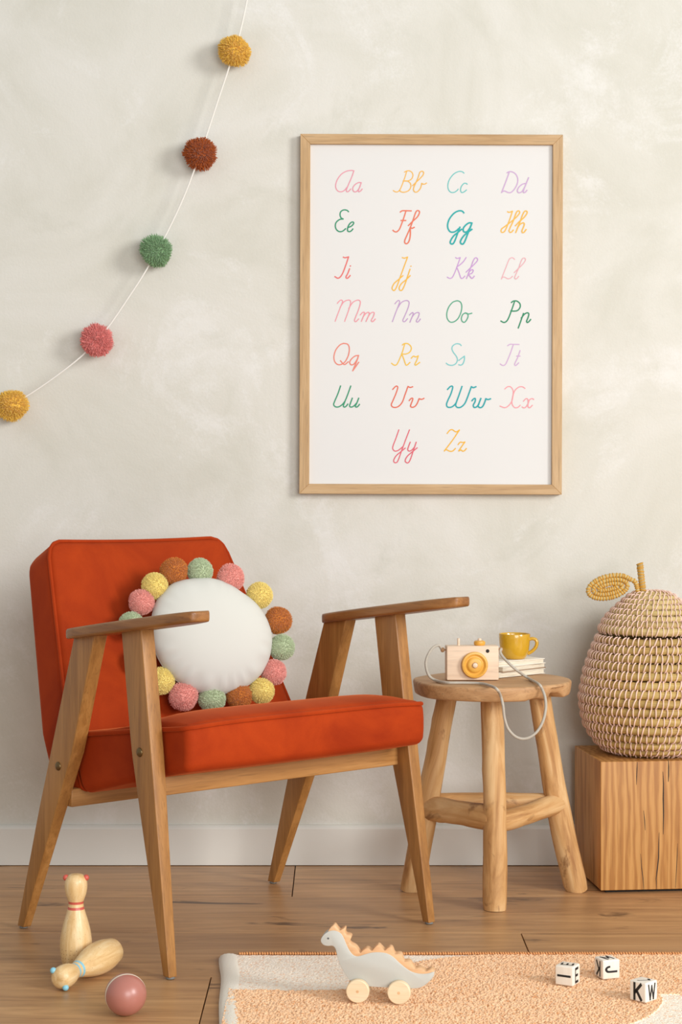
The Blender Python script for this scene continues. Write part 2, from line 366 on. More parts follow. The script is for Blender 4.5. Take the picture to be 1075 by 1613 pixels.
GL = {
 'Aa': ((510, 255), (226, 150, 165), 1.6, ['292,92 262,88 215,97 165,128 127,180 110,235 118,275 140,297 170,300 200,285 222,258', '292,92 270,155 240,225 220,275 220,298 238,298 262,272', '366,210 340,208 305,228 285,255 282,282 296,300 318,298 340,275 355,245', '366,210 352,250 338,285 342,300 360,292 376,272']),
 'Bb': ((510, 255), (238, 180, 80), 1.6, ['818,95 800,155 775,225 750,280 725,300 700,297 684,286', '795,103 815,93 845,90 872,108 880,140 865,172 830,190 782,192', '782,192 825,192 855,215 860,250 840,285 800,302 765,300 748,285', '878,238 910,205 950,168 982,130 986,103 968,93 948,108 935,150 912,205 890,255 888,285 905,302 930,295 955,265 966,230 968,214', '968,214 985,222 1003,220 1017,210']),
 'Ee': ((510, 255), (48, 142, 104), 2.0, ['240,500 222,485 190,482 162,500 155,530 165,560 187,572', '187,572 150,578 118,605 108,640 118,675 145,697 180,694 212,668', '232,658 265,645 288,622 290,605 272,603 248,625 232,660 232,690 250,698 270,688 284,670']),
 'Ff': ((510, 255), (226, 118, 90), 2.0, ['754,502 772,489 800,487 866,489', '812,490 790,560 765,630 745,675 720,698 698,695 682,682', '762,585 812,585', '836,636 880,592 925,550 946,510 942,490 922,487 905,515 880,590 850,670 815,750 800,790 806,812 826,814 846,785 856,730 856,660', '856,655 875,662 896,652']),
 'Cc': ((680, 255), (105, 192, 188), 1.6, ['315,112 295,97 262,95 215,118 172,170 154,225 158,270 180,300 215,303 245,285 257,270', '347,222 333,212 312,215 288,245 280,280 290,303 312,300 340,278']),
 'Dd': ((680, 255), (200, 166, 205), 1.8, ['741,107 765,95 795,97 830,120 850,165 845,215 820,265 785,300 755,302 715,287 688,303', '765,100 735,185 690,303', '932,212 900,218 865,245 847,280 855,302 878,302 900,285 925,240', '959,153 930,225 908,285 912,303 928,297 943,278']),
 'Gg': ((680, 255), (30, 165, 165), 2.5, ['315,508 295,489 260,488 215,512 172,565 153,620 157,665 180,696 215,698 245,682 262,665', '276,648 258,695 235,760 215,805 198,818 180,808 185,780 215,735 260,698 292,670', '395,608 365,607 330,632 308,665 315,695 345,695 370,665 385,635', '395,608 378,655 350,725 325,790 305,818 283,808 285,780 315,735 355,700 396,670']),
 'Hh': ((680, 255), (240, 182, 82), 2.0, ['748,493 765,500 798,488', '798,488 775,560 745,640 720,690 698,700 685,690 692,665 725,640 770,605 830,555 868,510 866,488 848,488 832,515 805,590 775,655 765,685 778,700 795,692 808,675', '828,635 865,595 915,550 943,510 942,490 922,488 902,520 880,580 855,645 832,702', '845,665 870,625 900,605 917,612 912,640 895,680 897,700 915,698 936,670']),
 'Ii': ((510, 390), (226, 112, 108), 2.0, ['188,98 208,104 242,95', '242,95 215,175 185,255 160,295 135,308 105,292', '252,213 232,265 216,295 225,309 240,302 259,280', '259,184 261,188']),
 'Jj': ((510, 390), (236, 180, 62), 1.8, ['776,100 798,106 830,95', '830,95 795,190 755,300 725,385 700,428 680,418 678,395 700,355 740,320 785,280', '855,215 830,290 805,365 778,422 755,425 748,400 770,360 815,322 857,280', '863,184 865,188']),
 'Mm': ((510, 390), (232, 150, 160), 1.5, ['130,560 155,532 172,526 183,535 178,560 165,590 140,655 110,738', '160,598 195,545 235,526 260,532 262,565 240,640 205,738', '245,610 285,550 330,526 355,532 360,560 340,630 312,700 303,730 318,740 346,712', '360,674 385,648 403,650 395,680 372,738', '388,695 415,660 440,646 450,660 440,690 418,738', '435,700 460,660 485,646 500,655 490,690 472,725 480,740 495,732 512,712']),
 'Nn': ((510, 390), (188, 152, 196), 1.5, ['704,562 730,533 745,528 752,542 742,575 715,645 680,740', '735,600 770,548 815,528 842,537 846,565 830,620 800,690 785,725 795,740 812,732 832,708', '850,674 878,648 888,655 882,680 855,745', '875,695 905,658 935,646 948,658 938,695 920,730 930,743 945,733 960,711']),
 'Kk': ((680, 390), (196, 152, 206), 1.6, ['232,98 250,107 280,98', '280,98 255,170 225,250 200,297 175,306 150,293', '339,97 310,140 275,172 245,192', '245,195 265,240 285,298 303,305 328,282', '338,244 375,208 420,165 450,130 450,108 432,100 412,125 390,185 365,250 343,308', '355,275 375,235 400,218 410,230 395,255 362,265', '362,265 385,295 400,306 422,282']),
 'Ll': ((680, 390), (226, 172, 178), 1.5, ['822,115 805,100 785,100 765,120 735,195 690,312', '690,312 705,292 725,293 755,308 780,302 802,283', '818,247 855,210 905,160 930,120 922,102 905,104 888,130 865,195 835,265 823,295 832,310 848,302 864,283']),
 'Oo': ((680, 390), (84, 162, 130), 1.8, ['240,530 205,545 168,590 148,650 152,705 180,740 220,738 260,705 288,645 297,585 285,545 260,530 240,530', '330,650 305,668 293,705 302,735 325,742 348,715 360,680 350,655 330,650 365,660 398,652']),
 'Pp': ((680, 390), (46, 136, 98), 2.1, ['822,535 795,615 765,695 742,732 715,743 686,729', '790,545 812,530 845,530 875,555 878,590 855,622 820,630 785,628', '912,652 890,715 860,799', '890,700 920,662 950,646 965,660 955,700 943,730 952,743 968,732 984,712']),
 'Qq': ((510, 525), (228, 132, 114), 1.8, ['195,103 160,118 120,165 100,225 105,280 135,313 175,312 215,280 245,215 252,150 235,112 195,103', '164,276 195,310 215,310 243,286', '345,223 312,228 275,258 257,290 268,315 295,312 320,282 338,250', '345,223 325,285 287,377', '287,377 320,330 348,290']),
 'Rr': ((510, 525), (234, 188, 70), 1.8, ['804,108 780,190 748,270 725,312 700,318 673,299', '780,118 800,104 835,104 865,130 870,160 850,192 815,207 775,207', '775,207 795,255 815,312 830,316 858,290', '870,250 892,228 915,236 940,225', '940,225 925,270 908,305 915,318 935,305 955,290']),
 'Uu': ((510, 525), (50, 146, 108), 2.0, ['166,527 140,605 108,680 98,715 118,736 150,735 185,712 210,680', '268,527 235,620 205,695 195,728 205,738 222,730 240,707', '284,648 265,700 257,728 272,738 298,728 325,700', '348,648 330,695 315,728 325,738 340,730 356,710']),
 'Vv': ((510, 525), (222, 108, 84), 1.9, ['685,561 715,530 732,530 735,550 715,610 685,680 672,715 690,737 725,738 758,718 785,680 810,610 838,530', '838,530 860,540 886,533', '850,672 870,650 885,648 885,665 868,710 865,730 885,738 910,727 930,700 950,652', '950,652 975,658 999,648']),
 'Ss': ((680, 525), (122, 196, 196), 1.7, ['293,122 275,106 240,104 208,125 200,155 215,190 245,230 255,265 240,300 205,318 165,313 143,296', '268,270 300,245 325,226', '325,226 324,265 310,302 290,316 268,312']),
 'Tt': ((680, 525), (204, 168, 206), 1.6, ['754,122 778,107 810,107 870,108', '812,110 785,190 755,265 735,305 710,318 680,302', '880,168 855,240 826,303 835,318 850,308 866,291', '845,224 880,224']),
 'Ww': ((680, 525), (30, 160, 166), 2.2, ['156,560 185,530 205,527 208,545 190,605 160,670 148,710 160,735 195,735 225,715 245,690', '302,527 270,620 245,690 240,720 258,738 290,735 325,705 350,655 395,530', '395,530 415,540 442,530', '400,672 420,650 435,650 432,680 415,715 425,737 450,730 470,705', '491,646 472,695 463,722 480,739 505,730 525,695 540,650', '540,650 562,658 588,650']),
 'Xx': ((680, 525), (238, 156, 162), 1.6, ['727,553 755,530 785,530 808,560 812,600 800,670 805,710 828,737 858,735 884,713', '930,546 905,530 870,532 835,560 815,600 800,670 770,715 730,738 680,722', '914,674 940,648 958,655 962,690 960,725 978,738 1004,713', '1018,655 1000,647 975,660 960,700 940,730 920,740 902,730']),
 'Yy': ((590, 660), (220, 98, 112), 1.7, ['243,108 215,190 185,270 183,300 205,321 240,312 285,275', '349,108 310,210 270,320 240,405 222,434 200,434 193,412 215,370 260,330 308,290', '357,230 338,280 332,308 350,321 375,308 395,285', '417,230 390,310 360,400 338,436 315,432 308,410 330,370 375,330 427,287']),
 'Zz': ((590, 660), (236, 178, 52), 1.8, ['724,144 750,112 775,106 805,125 822,125 847,108', '847,108 775,215 696,319', '696,319 715,305 750,320 780,318 808,292', '833,255 855,230 875,232 902,228', '902,228 875,265 840,318', '840,318 865,308 880,320 900,312 917,292']),
}
for nm, (org, colr, wd, strokes) in GL.items():
    g = MB()
    for s_ in strokes:
        pts = [tuple(float(q) for q in p.split(',')) for p in s_.split()]
        pts = [(org[0] + x / K, org[1] + y / K, 0) for x, y in pts]
        ribbon(catmull(pts, 5), wd, on_sheet, g, Vector((0, -1.5e-6, 0)))
    o = g.build('lettering', plain('ink_' + nm.lower(), colr, 0.7, 0.03), fr, smooth=False)
    o['label'] = 'cursive letters ' + nm

# ------------------------------------------------------------------ pompoms
def pompom_mesh(name, mat, fibres, fuzz, seed, squash=0.06, core=0.90):
    """unit-radius pompom of clipped yarn ends"""
    rs = np.random.RandomState(seed); g = MB()
    k = np.arange(fibres) + 0.5; ph = np.arccos(1 - 2 * k / fibres); th = math.pi * (1 + 5 ** 0.5) * k
    D = np.stack([np.cos(th) * np.sin(ph), np.sin(th) * np.sin(ph), np.cos(ph)], 1)
    D += rs.normal(0, 0.025, D.shape); D /= np.linalg.norm(D, axis=1)[:, None]
    w1, w2, w3 = rs.normal(size=3), rs.normal(size=3), rs.normal(size=3)
    def lump(d): return 1 + squash * (np.sin(d @ w1 * 2.2 + 1) * 0.6 + np.sin(d @ w2 * 3.1) * 0.5 + 0.4 * np.sin(d @ w3 * 4.5))
    bm = bmesh.new(); bmesh.ops.create_icosphere(bm, subdivisions=3, radius=1)
    cv = []
    for v in bm.verts:
        d = np.array(v.co[:]); cv.append(tuple(d * core * lump(d)))
    bm.verts.index_update(); g.add(cv, [[v.index for v in f.verts] for f in bm.faces]); bm.free()
    bw = 2.2 / math.sqrt(fibres)
    for d in D:
        L = lump(d) * (1 + rs.uniform(-1, 1) * fuzz)
        up = np.array([0, 0, 1.]) if abs(d[2]) < .9 else np.array([1., 0, 0])
        a = np.cross(d, up); a /= np.linalg.norm(a); b = np.cross(d, a)
        q = rs.uniform(0, 6.28); tip = d * L + (a * rs.normal() + b * rs.normal()) * fuzz * 0.7
        bs = d * core * 0.86
        V = [bs + (a * math.cos(q + j * 2.094) + b * math.sin(q + j * 2.094)) * bw * 0.9 for j in range(3)]
        T = [tip + (a * math.cos(q + j * 2.094) + b * math.sin(q + j * 2.094)) * bw * 0.36 for j in range(3)]
        g.add(V + T, [(0, 1, 4, 3), (1, 2, 5, 4), (2, 0, 3, 5), (3, 4, 5)])
    return g.mesh(name, mat, smooth=False)
def yarn(name, c):
    t = NT(name); v = t.coord()
    f = t.noise(v, 5, 3, 0.6); c0 = lin(c)
    c = t.mix(f, tuple(x * 0.88 for x in c0[:3]) + (1,), tuple(min(1, x * 1.12) for x in c0[:3]) + (1,))
    g = t.noise(v, 26, 2, 0.6)
    t.base(t.mix(1.0, c, t.ramp(g, [(0.32, (0.72, 0.70, 0.68)), (0.52, (1, 1, 1)), (0.7, (1.1, 1.1, 1.1))]), 'MULTIPLY'))
    t.set(Roughness=0.95, Sheen_Weight=0.25, Sheen_Roughness=0.6); t.b.inputs['Specular IOR Level'].default_value = 0.1
    return t.m
Y_YEL, Y_RUST, Y_GRN, Y_PNK = yarn('yarn_mustard', (240, 196, 84)), yarn('yarn_rust', (176, 86, 26)), yarn('yarn_green', (138, 174, 128)), yarn('yarn_pink', (230, 136, 130))
C_YEL, C_RUST, C_GRN, C_PNK = yarn('yarn_lemon', (252, 226, 138)), yarn('yarn_caramel', (208, 128, 52)), yarn('yarn_sage', (200, 212, 176)), yarn('yarn_rose', (242, 170, 158))

# garland
YG = WALLY - 0.0385
pts = [(370, 79.5), (316, 241.5), (246.5, 396.5), (153, 537.5), (18.5, 637.5)]
gar = empty('pompom_garland', tuple(px(246.5, 396.5, YG)), 'white string garland of five woolly pompoms hung diagonally on the wall', 'garland')
g0 = Vector(gar.location)
for k, ((u, v), m_, lab) in enumerate(zip(pts, (Y_YEL, Y_RUST, Y_GRN, Y_PNK, Y_YEL), ('mustard pompom', 'rust pompom', 'green pompom', 'pink pompom', 'mustard pompom'))):
    me = pompom_mesh('pompom', m_, 2600, 0.10, 20 + k, 0.10, 0.84)
    o = link('pompom', me, gar, px(u, v, YG) - g0, (k, k * 2.1, k * 0.7)); o.scale = (0.0315,) * 3; o['label'] = lab
sp = [(392, -12), (381, 40), (370, 79), (343, 160), (316, 241), (285, 321), (247, 397), (207, 462), (153, 537), (92, 590), (18, 638), (-60, 672)]
sp3 = [px(u, v, YG) - g0 for u, v in sp]
M['string'] = plain('cotton_string', (236, 232, 224), 0.9, 0.05, 900, 0.3)
tube(catmull(sp3, 5), 0.0016, 6).build('string', M['string'], gar)

# ------------------------------------------------------------------ armchair, in its own space: x across, y from front to back
CA = R(40.6); CO = Vector((-0.2635, 2.8888, 0))
ch = empty('armchair', CO, 'orange velvet armchair with slanted oiled wood legs and flat wooden armrests', 'armchair', rotz=CA)
CM = Matrix.Translation(CO) @ Matrix.Rotation(CA, 4, 'Z')
M['chair_wood'] = wood('beech_stained', (128, 82, 38), (158, 108, 54), (182, 130, 72), 'Z', 60, 0.06, 0.38, 0.12, 0.22)
M['chair_wood_y'] = wood('beech_stained_arm', (118, 74, 38), (146, 96, 50), (170, 118, 66), 'Y', 60, 0.06, 0.36, 0.12, 0.25)
M['chair_wood_x'] = wood('beech_stained_rail', (138, 92, 46), (168, 118, 64), (190, 140, 84), 'X', 60, 0.06, 0.4, 0.12, 0.22)
def mat_velvet():
    t = NT('orange_velvet'); v = t.coord()
    n1 = t.noise(v, 7, 4, 0.6, 0.6); n2 = t.noise(v, 700, 2)
    c = t.mix(t.ramp(n1, [(0.35, (0, 0, 0)), (0.7, (1, 1, 1))]), lin((152, 46, 8)), lin((178, 62, 14)))
    c = t.mix(1.0, c, t.ramp(n2, [(0.2, (0.88, 0.88, 0.88)), (0.7, (1, 1, 1))]), 'MULTIPLY')
    t.base(c); t.bump(n2, 0.15, 0.0005)
    t.set(Roughness=0.8, Sheen_Weight=0.36, Sheen_Roughness=0.3); t.b.inputs['Sheen Tint'].default_value = lin((255, 140, 80))
    t.b.inputs['Specular IOR Level'].default_value = 0.15
    return t.m
M['velvet'] = mat_velvet(); M['brass'] = plain('aged_brass', (120, 98, 66), 0.4, 0.15, 200, Metallic=0.9)
M['felt'] = plain('felt_glide', (120, 118, 114), 0.7, 0.1, 300)
def lerp(t, tab):
    for (a, x), (b, y) in zip(tab, tab[1:]):
        if t <= b: return x + (y - x) * (t - a) / (b - a)
    return tab[-1][1]
ARM = lambda d: 0.585 - 0.134 * (d + 0.075)           # top of the armrest along its length
FR_ = ([(0, 0.0), (0.362, 0.051), (0.56, 0.0795)], [(0, 0.0150), (0.26, 0.083), (0.35, 0.1057), (0.56, 0.137)])
BK_ = ([(0, 0.441), (0.33, 0.280), (0.56, 0.2015)], [(0, 0.460), (0.212, 0.390), (0.56, 0.2625)])
WTOT = 0.577
for side in (0, 1):
    for prof in (FR_, BK_):
        def warp(x, y, z, prof=prof, side=side):
            s = (z + 0.27) / 0.54                        # 0 bottom .. 1 top
            fy = (y + 0.025) / 0.05
            zz = 0.004 + s * 0.545
            d = lerp(zz, prof[0]) * (1 - fy) + lerp(zz, prof[1]) * fy
            top = ARM(d) - 0.0175
            zz = 0.004 + s * (top - 0.004)
            d = lerp(zz, prof[0]) * (1 - fy) + lerp(zz, prof[1]) * fy
            th = 0.0155 + (0.026 - 0.0155) * min(1, zz / 0.34)
            w = (x / 0.025 + 0.5) * th
            return (w if side == 0 else WTOT - w, d, zz)
        g = rbox((0.0125, 0.025, 0.27), 0.0022, (1, 1, 16), 2, warp)
        if side: g.f = [tuple(reversed(f)) for f in g.f]
        leg = g.build('leg', M['chair_wood'], ch, angle=50)
        fx = 0.0078 if side == 0 else WTOT - 0.0078; fd = (prof[0][0][1] + prof[1][0][1]) / 2
        lathe([(0.0052, 0.0002), (0.0072, 0.0012), (0.0072, 0.0042), (0.006, 0.005)], 14, xf=Matrix.Translation((fx, fd, 0))).build('foot_glide', M['felt'], leg)
        bd, bz = (0.0807, 0.3498) if prof is FR_ else (0.3244, 0.2996)
        bx = 0.0 if side == 0 else WTOT
        xf = Matrix.Translation((bx, bd, bz)) @ Matrix.Rotation(R(-90 if side == 0 else 90), 4, 'Y')
        lathe([(0.0076, -0.001), (0.0076, 0.0008), (0.0066, 0.0022), (0.004, 0.0034), (0.0005, 0.0038)], 18, xf=xf).build('bolt', M['brass'], leg)
    def awarp(x, y, z, side=side):
        s = y / 0.18                                      # -1 front .. 1 back
        d = 0.1025 + y
        if s < -0.6: ins = 0.020 * ((-s - 0.6) / 0.4) ** 1.6     # the plan tapers to the front ...
        else: ins = 0.014 * max(0, (s - 0.2) / 0.8) ** 1.8          # ... and a little to the back
        bulge = 0.002 * (1 - s * s)
        fx = x / 0.034
        w = 0.011 + (x - 0.0 if fx < 0 else x)
        if fx < 0: w = 0.011 + x - bulge * (-fx) + 0.35 * ins * (-fx)
        else: w = 0.011 + x + bulge * fx - ins * fx
        e_ = max(0.0, (abs(s) - 0.86) / 0.14); k_ = 1 - 0.34 * (1 - math.sqrt(max(0, 1 - e_ ** 2)))
        w = 0.011 + (w - 0.011) * k_
        th = 1 - 0.10 * abs(s) ** 3
        zz = ARM(d) - 0.0095 + z * th
        return (w if side == 0 else WTOT - w, d, zz)
    g = rbox((0.034, 0.18, 0.0095), 0.0055, (4, 24, 1), 3, awarp)
    if side: g.f = [tuple(reversed(f)) for f in g.f]
    g.build('armrest', M['chair_wood_y'], ch, angle=50)
g = rbox(((WTOT - 0.046) / 2, 0.011, 0.0155), 0.002, (4, 1, 1), 2, off=(WTOT / 2, 0.083, 0.292)); g.build('front_rail', M['chair_wood_x'], ch)
g = rbox(((WTOT - 0.046) / 2, 0.011, 0.0155), 0.002, (4, 1, 1), 2, off=(WTOT / 2, 0.330, 0.243)); g.build('rear_rail', M['chair_wood_x'], ch)
# seat cushion
BD = lambda z: 0.362 + (z - 0.38) * 0.479                # front face of the backrest
HX, HY, HZ = 0.2585, 0.18, 0.04
def swarp(x, y, z):
    fx, fy, fz = x / HX, y / HY, z / HZ
    fz_ = (fz + 1) / 2
    d0 = -0.006 - 0.008 * (1 - fx * fx)
    zt = 0.397 - 0.125 * (y + 0.18); zb = 0.324 - 0.20 * (y + 0.18)
    zz = zb + (zt - zb) * fz_
    d1 = BD(zz) - 0.004
    d = d0 + (d1 - d0) * (fy + 1) / 2
    fb = 1 if fy < -0.5 else max(0.0, 1 - (fy + 0.5) / 0.85)
    zz += 0.006 * max(0, 1 - fx ** 4) * fz_ * fb
    if fz > 0.5: zz += 0.019 * max(0, 1 - abs(fx) ** 12) * max(0, 1 - abs(fy) ** 4.0) * (fz - 0.5) * 2 * fb
    if abs(fz) < 0.99: 
        b = 0.004 * (1 - fz * fz)
        d -= b if fy < -0.9 else 0
    return (WTOT / 2 + x, d, zz)
seat = rbox((HX, HY, HZ), 0.014, (22, 18, 5), 4, swarp).build('seat_cushion', M['velvet'], ch, angle=60)
def rrect(hx, hy, r, n=6):
    o = []
    for cx, cy, a0 in ((hx - r, hy - r, 0), (-hx + r, hy - r, 90), (-hx + r, -hy + r, 180), (hx - r, -hy + r, 270)):
        for j in range(n + 1):
            a = R(a0 + 90 * j / n); o.append((cx + r * math.cos(a), cy + r * math.sin(a)))
    out = []
    for i, p in enumerate(o):
        q = o[(i + 1) % len(o)]; L = math.hypot(q[0] - p[0], q[1] - p[1]); k = max(1, int(L / 0.02))
        out += [(p[0] + (q[0] - p[0]) * j / k, p[1] + (q[1] - p[1]) * j / k) for j in range(k)]
    return out
pp = [swarp(x, y, 0.0362) for x, y in rrect(HX - 0.0002, HY - 0.0002, 0.018, 8)]
tube(pp, 0.0040, 8, closed=True).build('piping', M['velvet'], seat)
# backrest
BT = lambda fz: 0.112 - 0.026 * fz; BZ0, BZ1 = 0.255, 0.681
BHW = lambda z: min(0.252, 0.248 - (z - 0.38) * 0.165)
def bwarp(x, y, z):                                       # x across, y through the thickness, z height
    u_, v_ = (abs(x) - 0.212) / 0.038, (z - 0.185) / 0.038
    if u_ > 0 and v_ > 0:
        x = math.copysign(0.212 + 0.038 * u_ * math.sqrt(1 - min(1, v_ * v_) / 2), x); z = 0.185 + 0.038 * v_ * math.sqrt(1 - min(1, u_ * u_) / 2)
    fz = (z + 0.223) / 0.446
    zf = BZ0 + (BZ1 - BZ0) * fz
    fx = x / 0.25; t = (y + 0.033) / 0.066
    w = WTOT / 2 + fx * (BHW(zf) + (0.0 if t < 0.5 else 0.0))
    d = BD(zf) + 0.902 * BT(fz) * t; zz = zf - (0.10 + 0.34 * fz) * BT(fz) * t
    if t < 0.5:
        cr = 0.014 * max(0, 1 - abs(fx) ** 4) * max(0, 1 - abs(2 * fz - 1) ** 6) * (0.5 - t) * 2
        d -= 0.902 * cr; zz += 0.431 * cr
    zz -= 0.004 * (1 - fx * fx) * fz
    return (w, d, zz)
back = rbox((0.25, 0.033, 0.223), 0.014, (40, 3, 40), 4, bwarp).build('backrest', M['velvet'], ch, angle=60)
pp = [bwarp(x, -0.0298, z) for x, z in rrect(0.2480, 0.2210, 0.010)]
tube(pp, 0.0034, 8, closed=True).build('piping', M['velvet'], back)

# ------------------------------------------------------------------ round cushion with pompoms
pc = CM @ Vector((0.334, 0.296, 0)); pc.z = 0
pc = px(336, 1002, pc.y)
yaw, tilt = R(18), R(16)
nrm = Vector((math.sin(yaw) * math.cos(tilt), -math.cos(yaw) * math.cos(tilt), math.sin(tilt)))
ux = Vector((math.cos(yaw), math.sin(yaw), 0)); uy = nrm.cross(ux) * 1; uy = ux.cross(nrm) * -1
if uy.z < 0: uy = -uy
RM = pc.y / FPX
cu = empty('round_cushion', (pc.x, pc.y, pc.z - 0.105), 'round cream cushion edged with sixteen coloured pompoms leaning on the armchair backrest', 'cushion')
c0 = Vector(cu.location)
tab = [(0, 97), (25, 92), (54, 87), (82, 93), (109, 99.5), (125, 107), (146, 107), (180, 100), (232, 95), (280, 94), (319, 98.6), (360, 97)]
def mat_linen():
    t = NT('cream_cotton'); n = t.noise(t.coord(), 900, 2); t.base(lin((212, 210, 201))); t.bump(n, 0.1, 0.0004); t.set(Roughness=0.9, Sheen_Weight=0.15); return t.m
M['linen'] = mat_linen()
g = MB(); V = []; F = []; NA, NR = 96, 22
for sgn in (1, -1):
    off = len(V)
    for i in range(NR + 1):
        r = math.sin(i / NR * math.pi / 2)
        for k in range(NA):
            a = 2 * math.pi * k / NA; rr = lerp(math.degrees(a), tab) * RM * 0.985
            t = max(0, 1 - r ** 2.3) ** 0.52 * 0.046
            wr = 0.0030 * math.sin(a * 23 + 2 * math.sin(a * 5)) * max(0, r - 0.62) / 0.38 * max(0.0, 1 - ((r - 0.86) / 0.14) ** 2) * (1.4 if math.sin(a) < -0.2 else 0.6)
            V.append(pc - c0 + (ux * math.cos(a) + uy * math.sin(a)) * rr * r + nrm * sgn * (t + wr * 0.8 + 0.0005))
    for i in range(NR):
        for k in range(NA):
            q = (off + i * NA + k, off + i * NA + (k + 1) % NA, off + (i + 1) * NA + (k + 1) % NA, off + (i + 1) * NA + k)
            F.append(q if sgn < 0 else tuple(reversed(q)))
for k in range(NA):
    a = NR * NA + k; b = NR * NA + (k + 1) % NA; o2 = (NR + 1) * NA
    F.append((a, b, b + o2, a + o2))
g.add(V, F).build('cover', M['linen'], cu, angle=None)
cm = {c: pompom_mesh('pompom', m_, 3600, 0.06, 40 + i, 0.035, 0.90) for i, (c, m_) in enumerate((('y', C_YEL), ('b', C_RUST), ('g', C_GRN), ('p', C_PNK)))}
names = {'y': 'pale yellow pompom', 'b': 'caramel pompom', 'g': 'sage green pompom', 'p': 'rose pink pompom'}
PP = [(335, 143, 78, 'b'), (485, 143, 72, 'g'), (658, 180, 78, 'p'), (820, 280, 74, 'y'), (925, 420, 77, 'b'), (945, 572, 73, 'g'), (900, 712, 72, 'p'), (833, 818, 72, 'y'),
      (705, 848, 74, 'b'), (552, 862, 76, 'g'), (390, 848, 83, 'p'), (265, 762, 76, 'y'), (160, 640, 74, 'b'), (95, 443, 70, 'g'), (155, 318, 73, 'p'), (230, 225, 75, 'y')]
for k, (x, y, r, c) in enumerate(PP):
    u, v = 180 + x / 3.583, 860 + y / 3.583
    d = px(u, v, 1) - Vector((0, 0, CAMH)); o_ = Vector((0, 0, CAMH))
    t = (pc - nrm * 0.004 - o_).dot(nrm) / d.dot(nrm); p = o_ + d * t
    o = link('pompom', cm[c], cu, p - c0, (k * 1.3, k * 0.7, k)); o.scale = (r / 3.583 / FPX * p.y,) * 3; o['label'] = names[c]

# ------------------------------------------------------------------ rustic stool
M['stool_top'] = wood('teak_slab', (152, 106, 64), (184, 138, 92), (206, 164, 118), 'X', 30, 0.12, 0.55, 0.25, 0.3, True, 1.6)
def mat_log():
    t = NT('peeled_log'); v = t.coord(scale=(0.14, 2.2, 2.2), per_object=True, attr='tc')
    f = t.noise(v, 40, 5, 0.6, 0.8)
    c = t.ramp(f, [(0.28, lin((162, 112, 62))), (0.46, lin((202, 154, 98))), (0.68, lin((226, 188, 136)))])
    s = t.noise(t.coord(scale=(0.5, 2.2, 2.2), per_object=True, loc=(4, 2, 8), attr='tc'), 24, 4, 0.65, 0.5)
    c = t.mix(t.ramp(s, [(0.59, (0, 0, 0)), (0.68, (0.7, 0.7, 0.7))]), c, lin((124, 78, 40)))
    t.base(c); t.bump(t.mix(0.5, f, s), 0.35, 0.002); t.set(Roughness=0.6); return t.m
M['log'] = mat_log()
ST = Vector((0.290, 3.45, 0)); ZT = 0.415
st = empty('stool', ST, 'rustic round stool of peeled branches with a thick wooden slab seat', 'stool')
def topfn(p, a, r, z):
    k = 1 + 0.012 * math.sin(a * 2 + 0.6) + 0.010 * math.sin(a * 3 + 2) + 0.006 * math.sin(a * 7)
    zz = z + 0.0005 * math.sin(p.x * 40) * math.cos(p.y * 35)
    da = (math.degrees(a) + 360) % 360
    if z < ZT - 0.012 and r > 0.11:                        # the chipped lower edge on the right
        ch_ = max(0, 1 - ((da - 322) / 11) ** 2)
        zz += 0.0115 * ch_ * (1 + 0.25 * math.sin(da * 1.7)); k -= 0.05 * ch_
        ch2 = max(0, 1 - ((da - 300) / 8) ** 2); zz += 0.004 * ch2
    return (p.x * k, p.y * k * 1.0, zz)
tp = [(0.0005, ZT - 0.027), (0.06, ZT - 0.027), (0.12, ZT - 0.027), (0.1405, ZT - 0.0268), (0.1432, ZT - 0.0252), (0.1446, ZT - 0.0222), (0.1462, ZT - 0.014), (0.1474, ZT - 0.005), (0.1468, ZT - 0.0022), (0.1452, ZT - 0.0006), (0.1425, ZT), (0.09, ZT), (0.04, ZT), (0.0005, ZT)]
lathe(tp, 120, fn=topfn).build('seat', M['stool_top'], st, angle=50)
def log(a, b, r0, r1, name, seed, bow=0.004, ends=0.0):
    a, b = Vector(a) - ST, Vector(b) - ST; rs = random.Random(seed); n = 26
    per = (b - a).normalized().cross(Vector((rs.uniform(-1, 1), rs.uniform(-1, 1), 0.3))).normalized()
    pth = [a.lerp(b, i / n) + per * bow * math.sin(math.pi * i / n * 1.3) for i in range(n + 1)]
    q = [rs.uniform(0, 6.28) for _ in range(6)]
    kn = [(rs.uniform(.15, .85), rs.uniform(0, 6.28)) for _ in range(3)]
    def rad(t, an):
        r = r0 + (r1 - r0) * t
        k = 1 + 0.035 * math.sin(2 * an + q[0] + 3 * t) + 0.02 * math.sin(3 * an + q[1] - 5 * t) + 0.025 * math.sin(9 * t + q[2]) + 0.015 * math.sin(21 * t + q[3] + an)
        for (tk, ak) in kn:
            da = math.atan2(math.sin(an - ak), math.cos(an - ak)); k += 0.07 * math.exp(-((t - tk) / 0.035) ** 2 - (da / 0.6) ** 2)
        if t > 1 - 1e-6 or t < 1e-6: k *= 0.94
        return r * k
    g = tube(pth, rad, 20); g.v = [(x, y, max(z, 0.0003)) for x, y, z in g.v]
    return g.build(name, M['log'], st, angle=50)
lt, lb = (0.212, 3.505, ZT - 0.025), (0.144, 3.535, 0)
rt, rb = (0.380, 3.500, ZT - 0.025), (0.461, 3.535, 0)
ft_, fb2 = (0.287, 3.395, ZT - 0.025), (0.290, 3.375, 0)
log(lb, lt, 0.0235, 0.020, 'leg', 3); log(rb, rt, 0.0245, 0.0195, 'leg', 5); log(fb2, ft_, 0.0215, 0.0205, 'leg', 9, 0.002)
at = lambda b, t, z: Vector(b).lerp(Vector(t), z / t[2])
log(at(lb, lt, 0.162), at(fb2, ft_, 0.166), 0.024, 0.0235, 'stretcher', 12, 0.002)
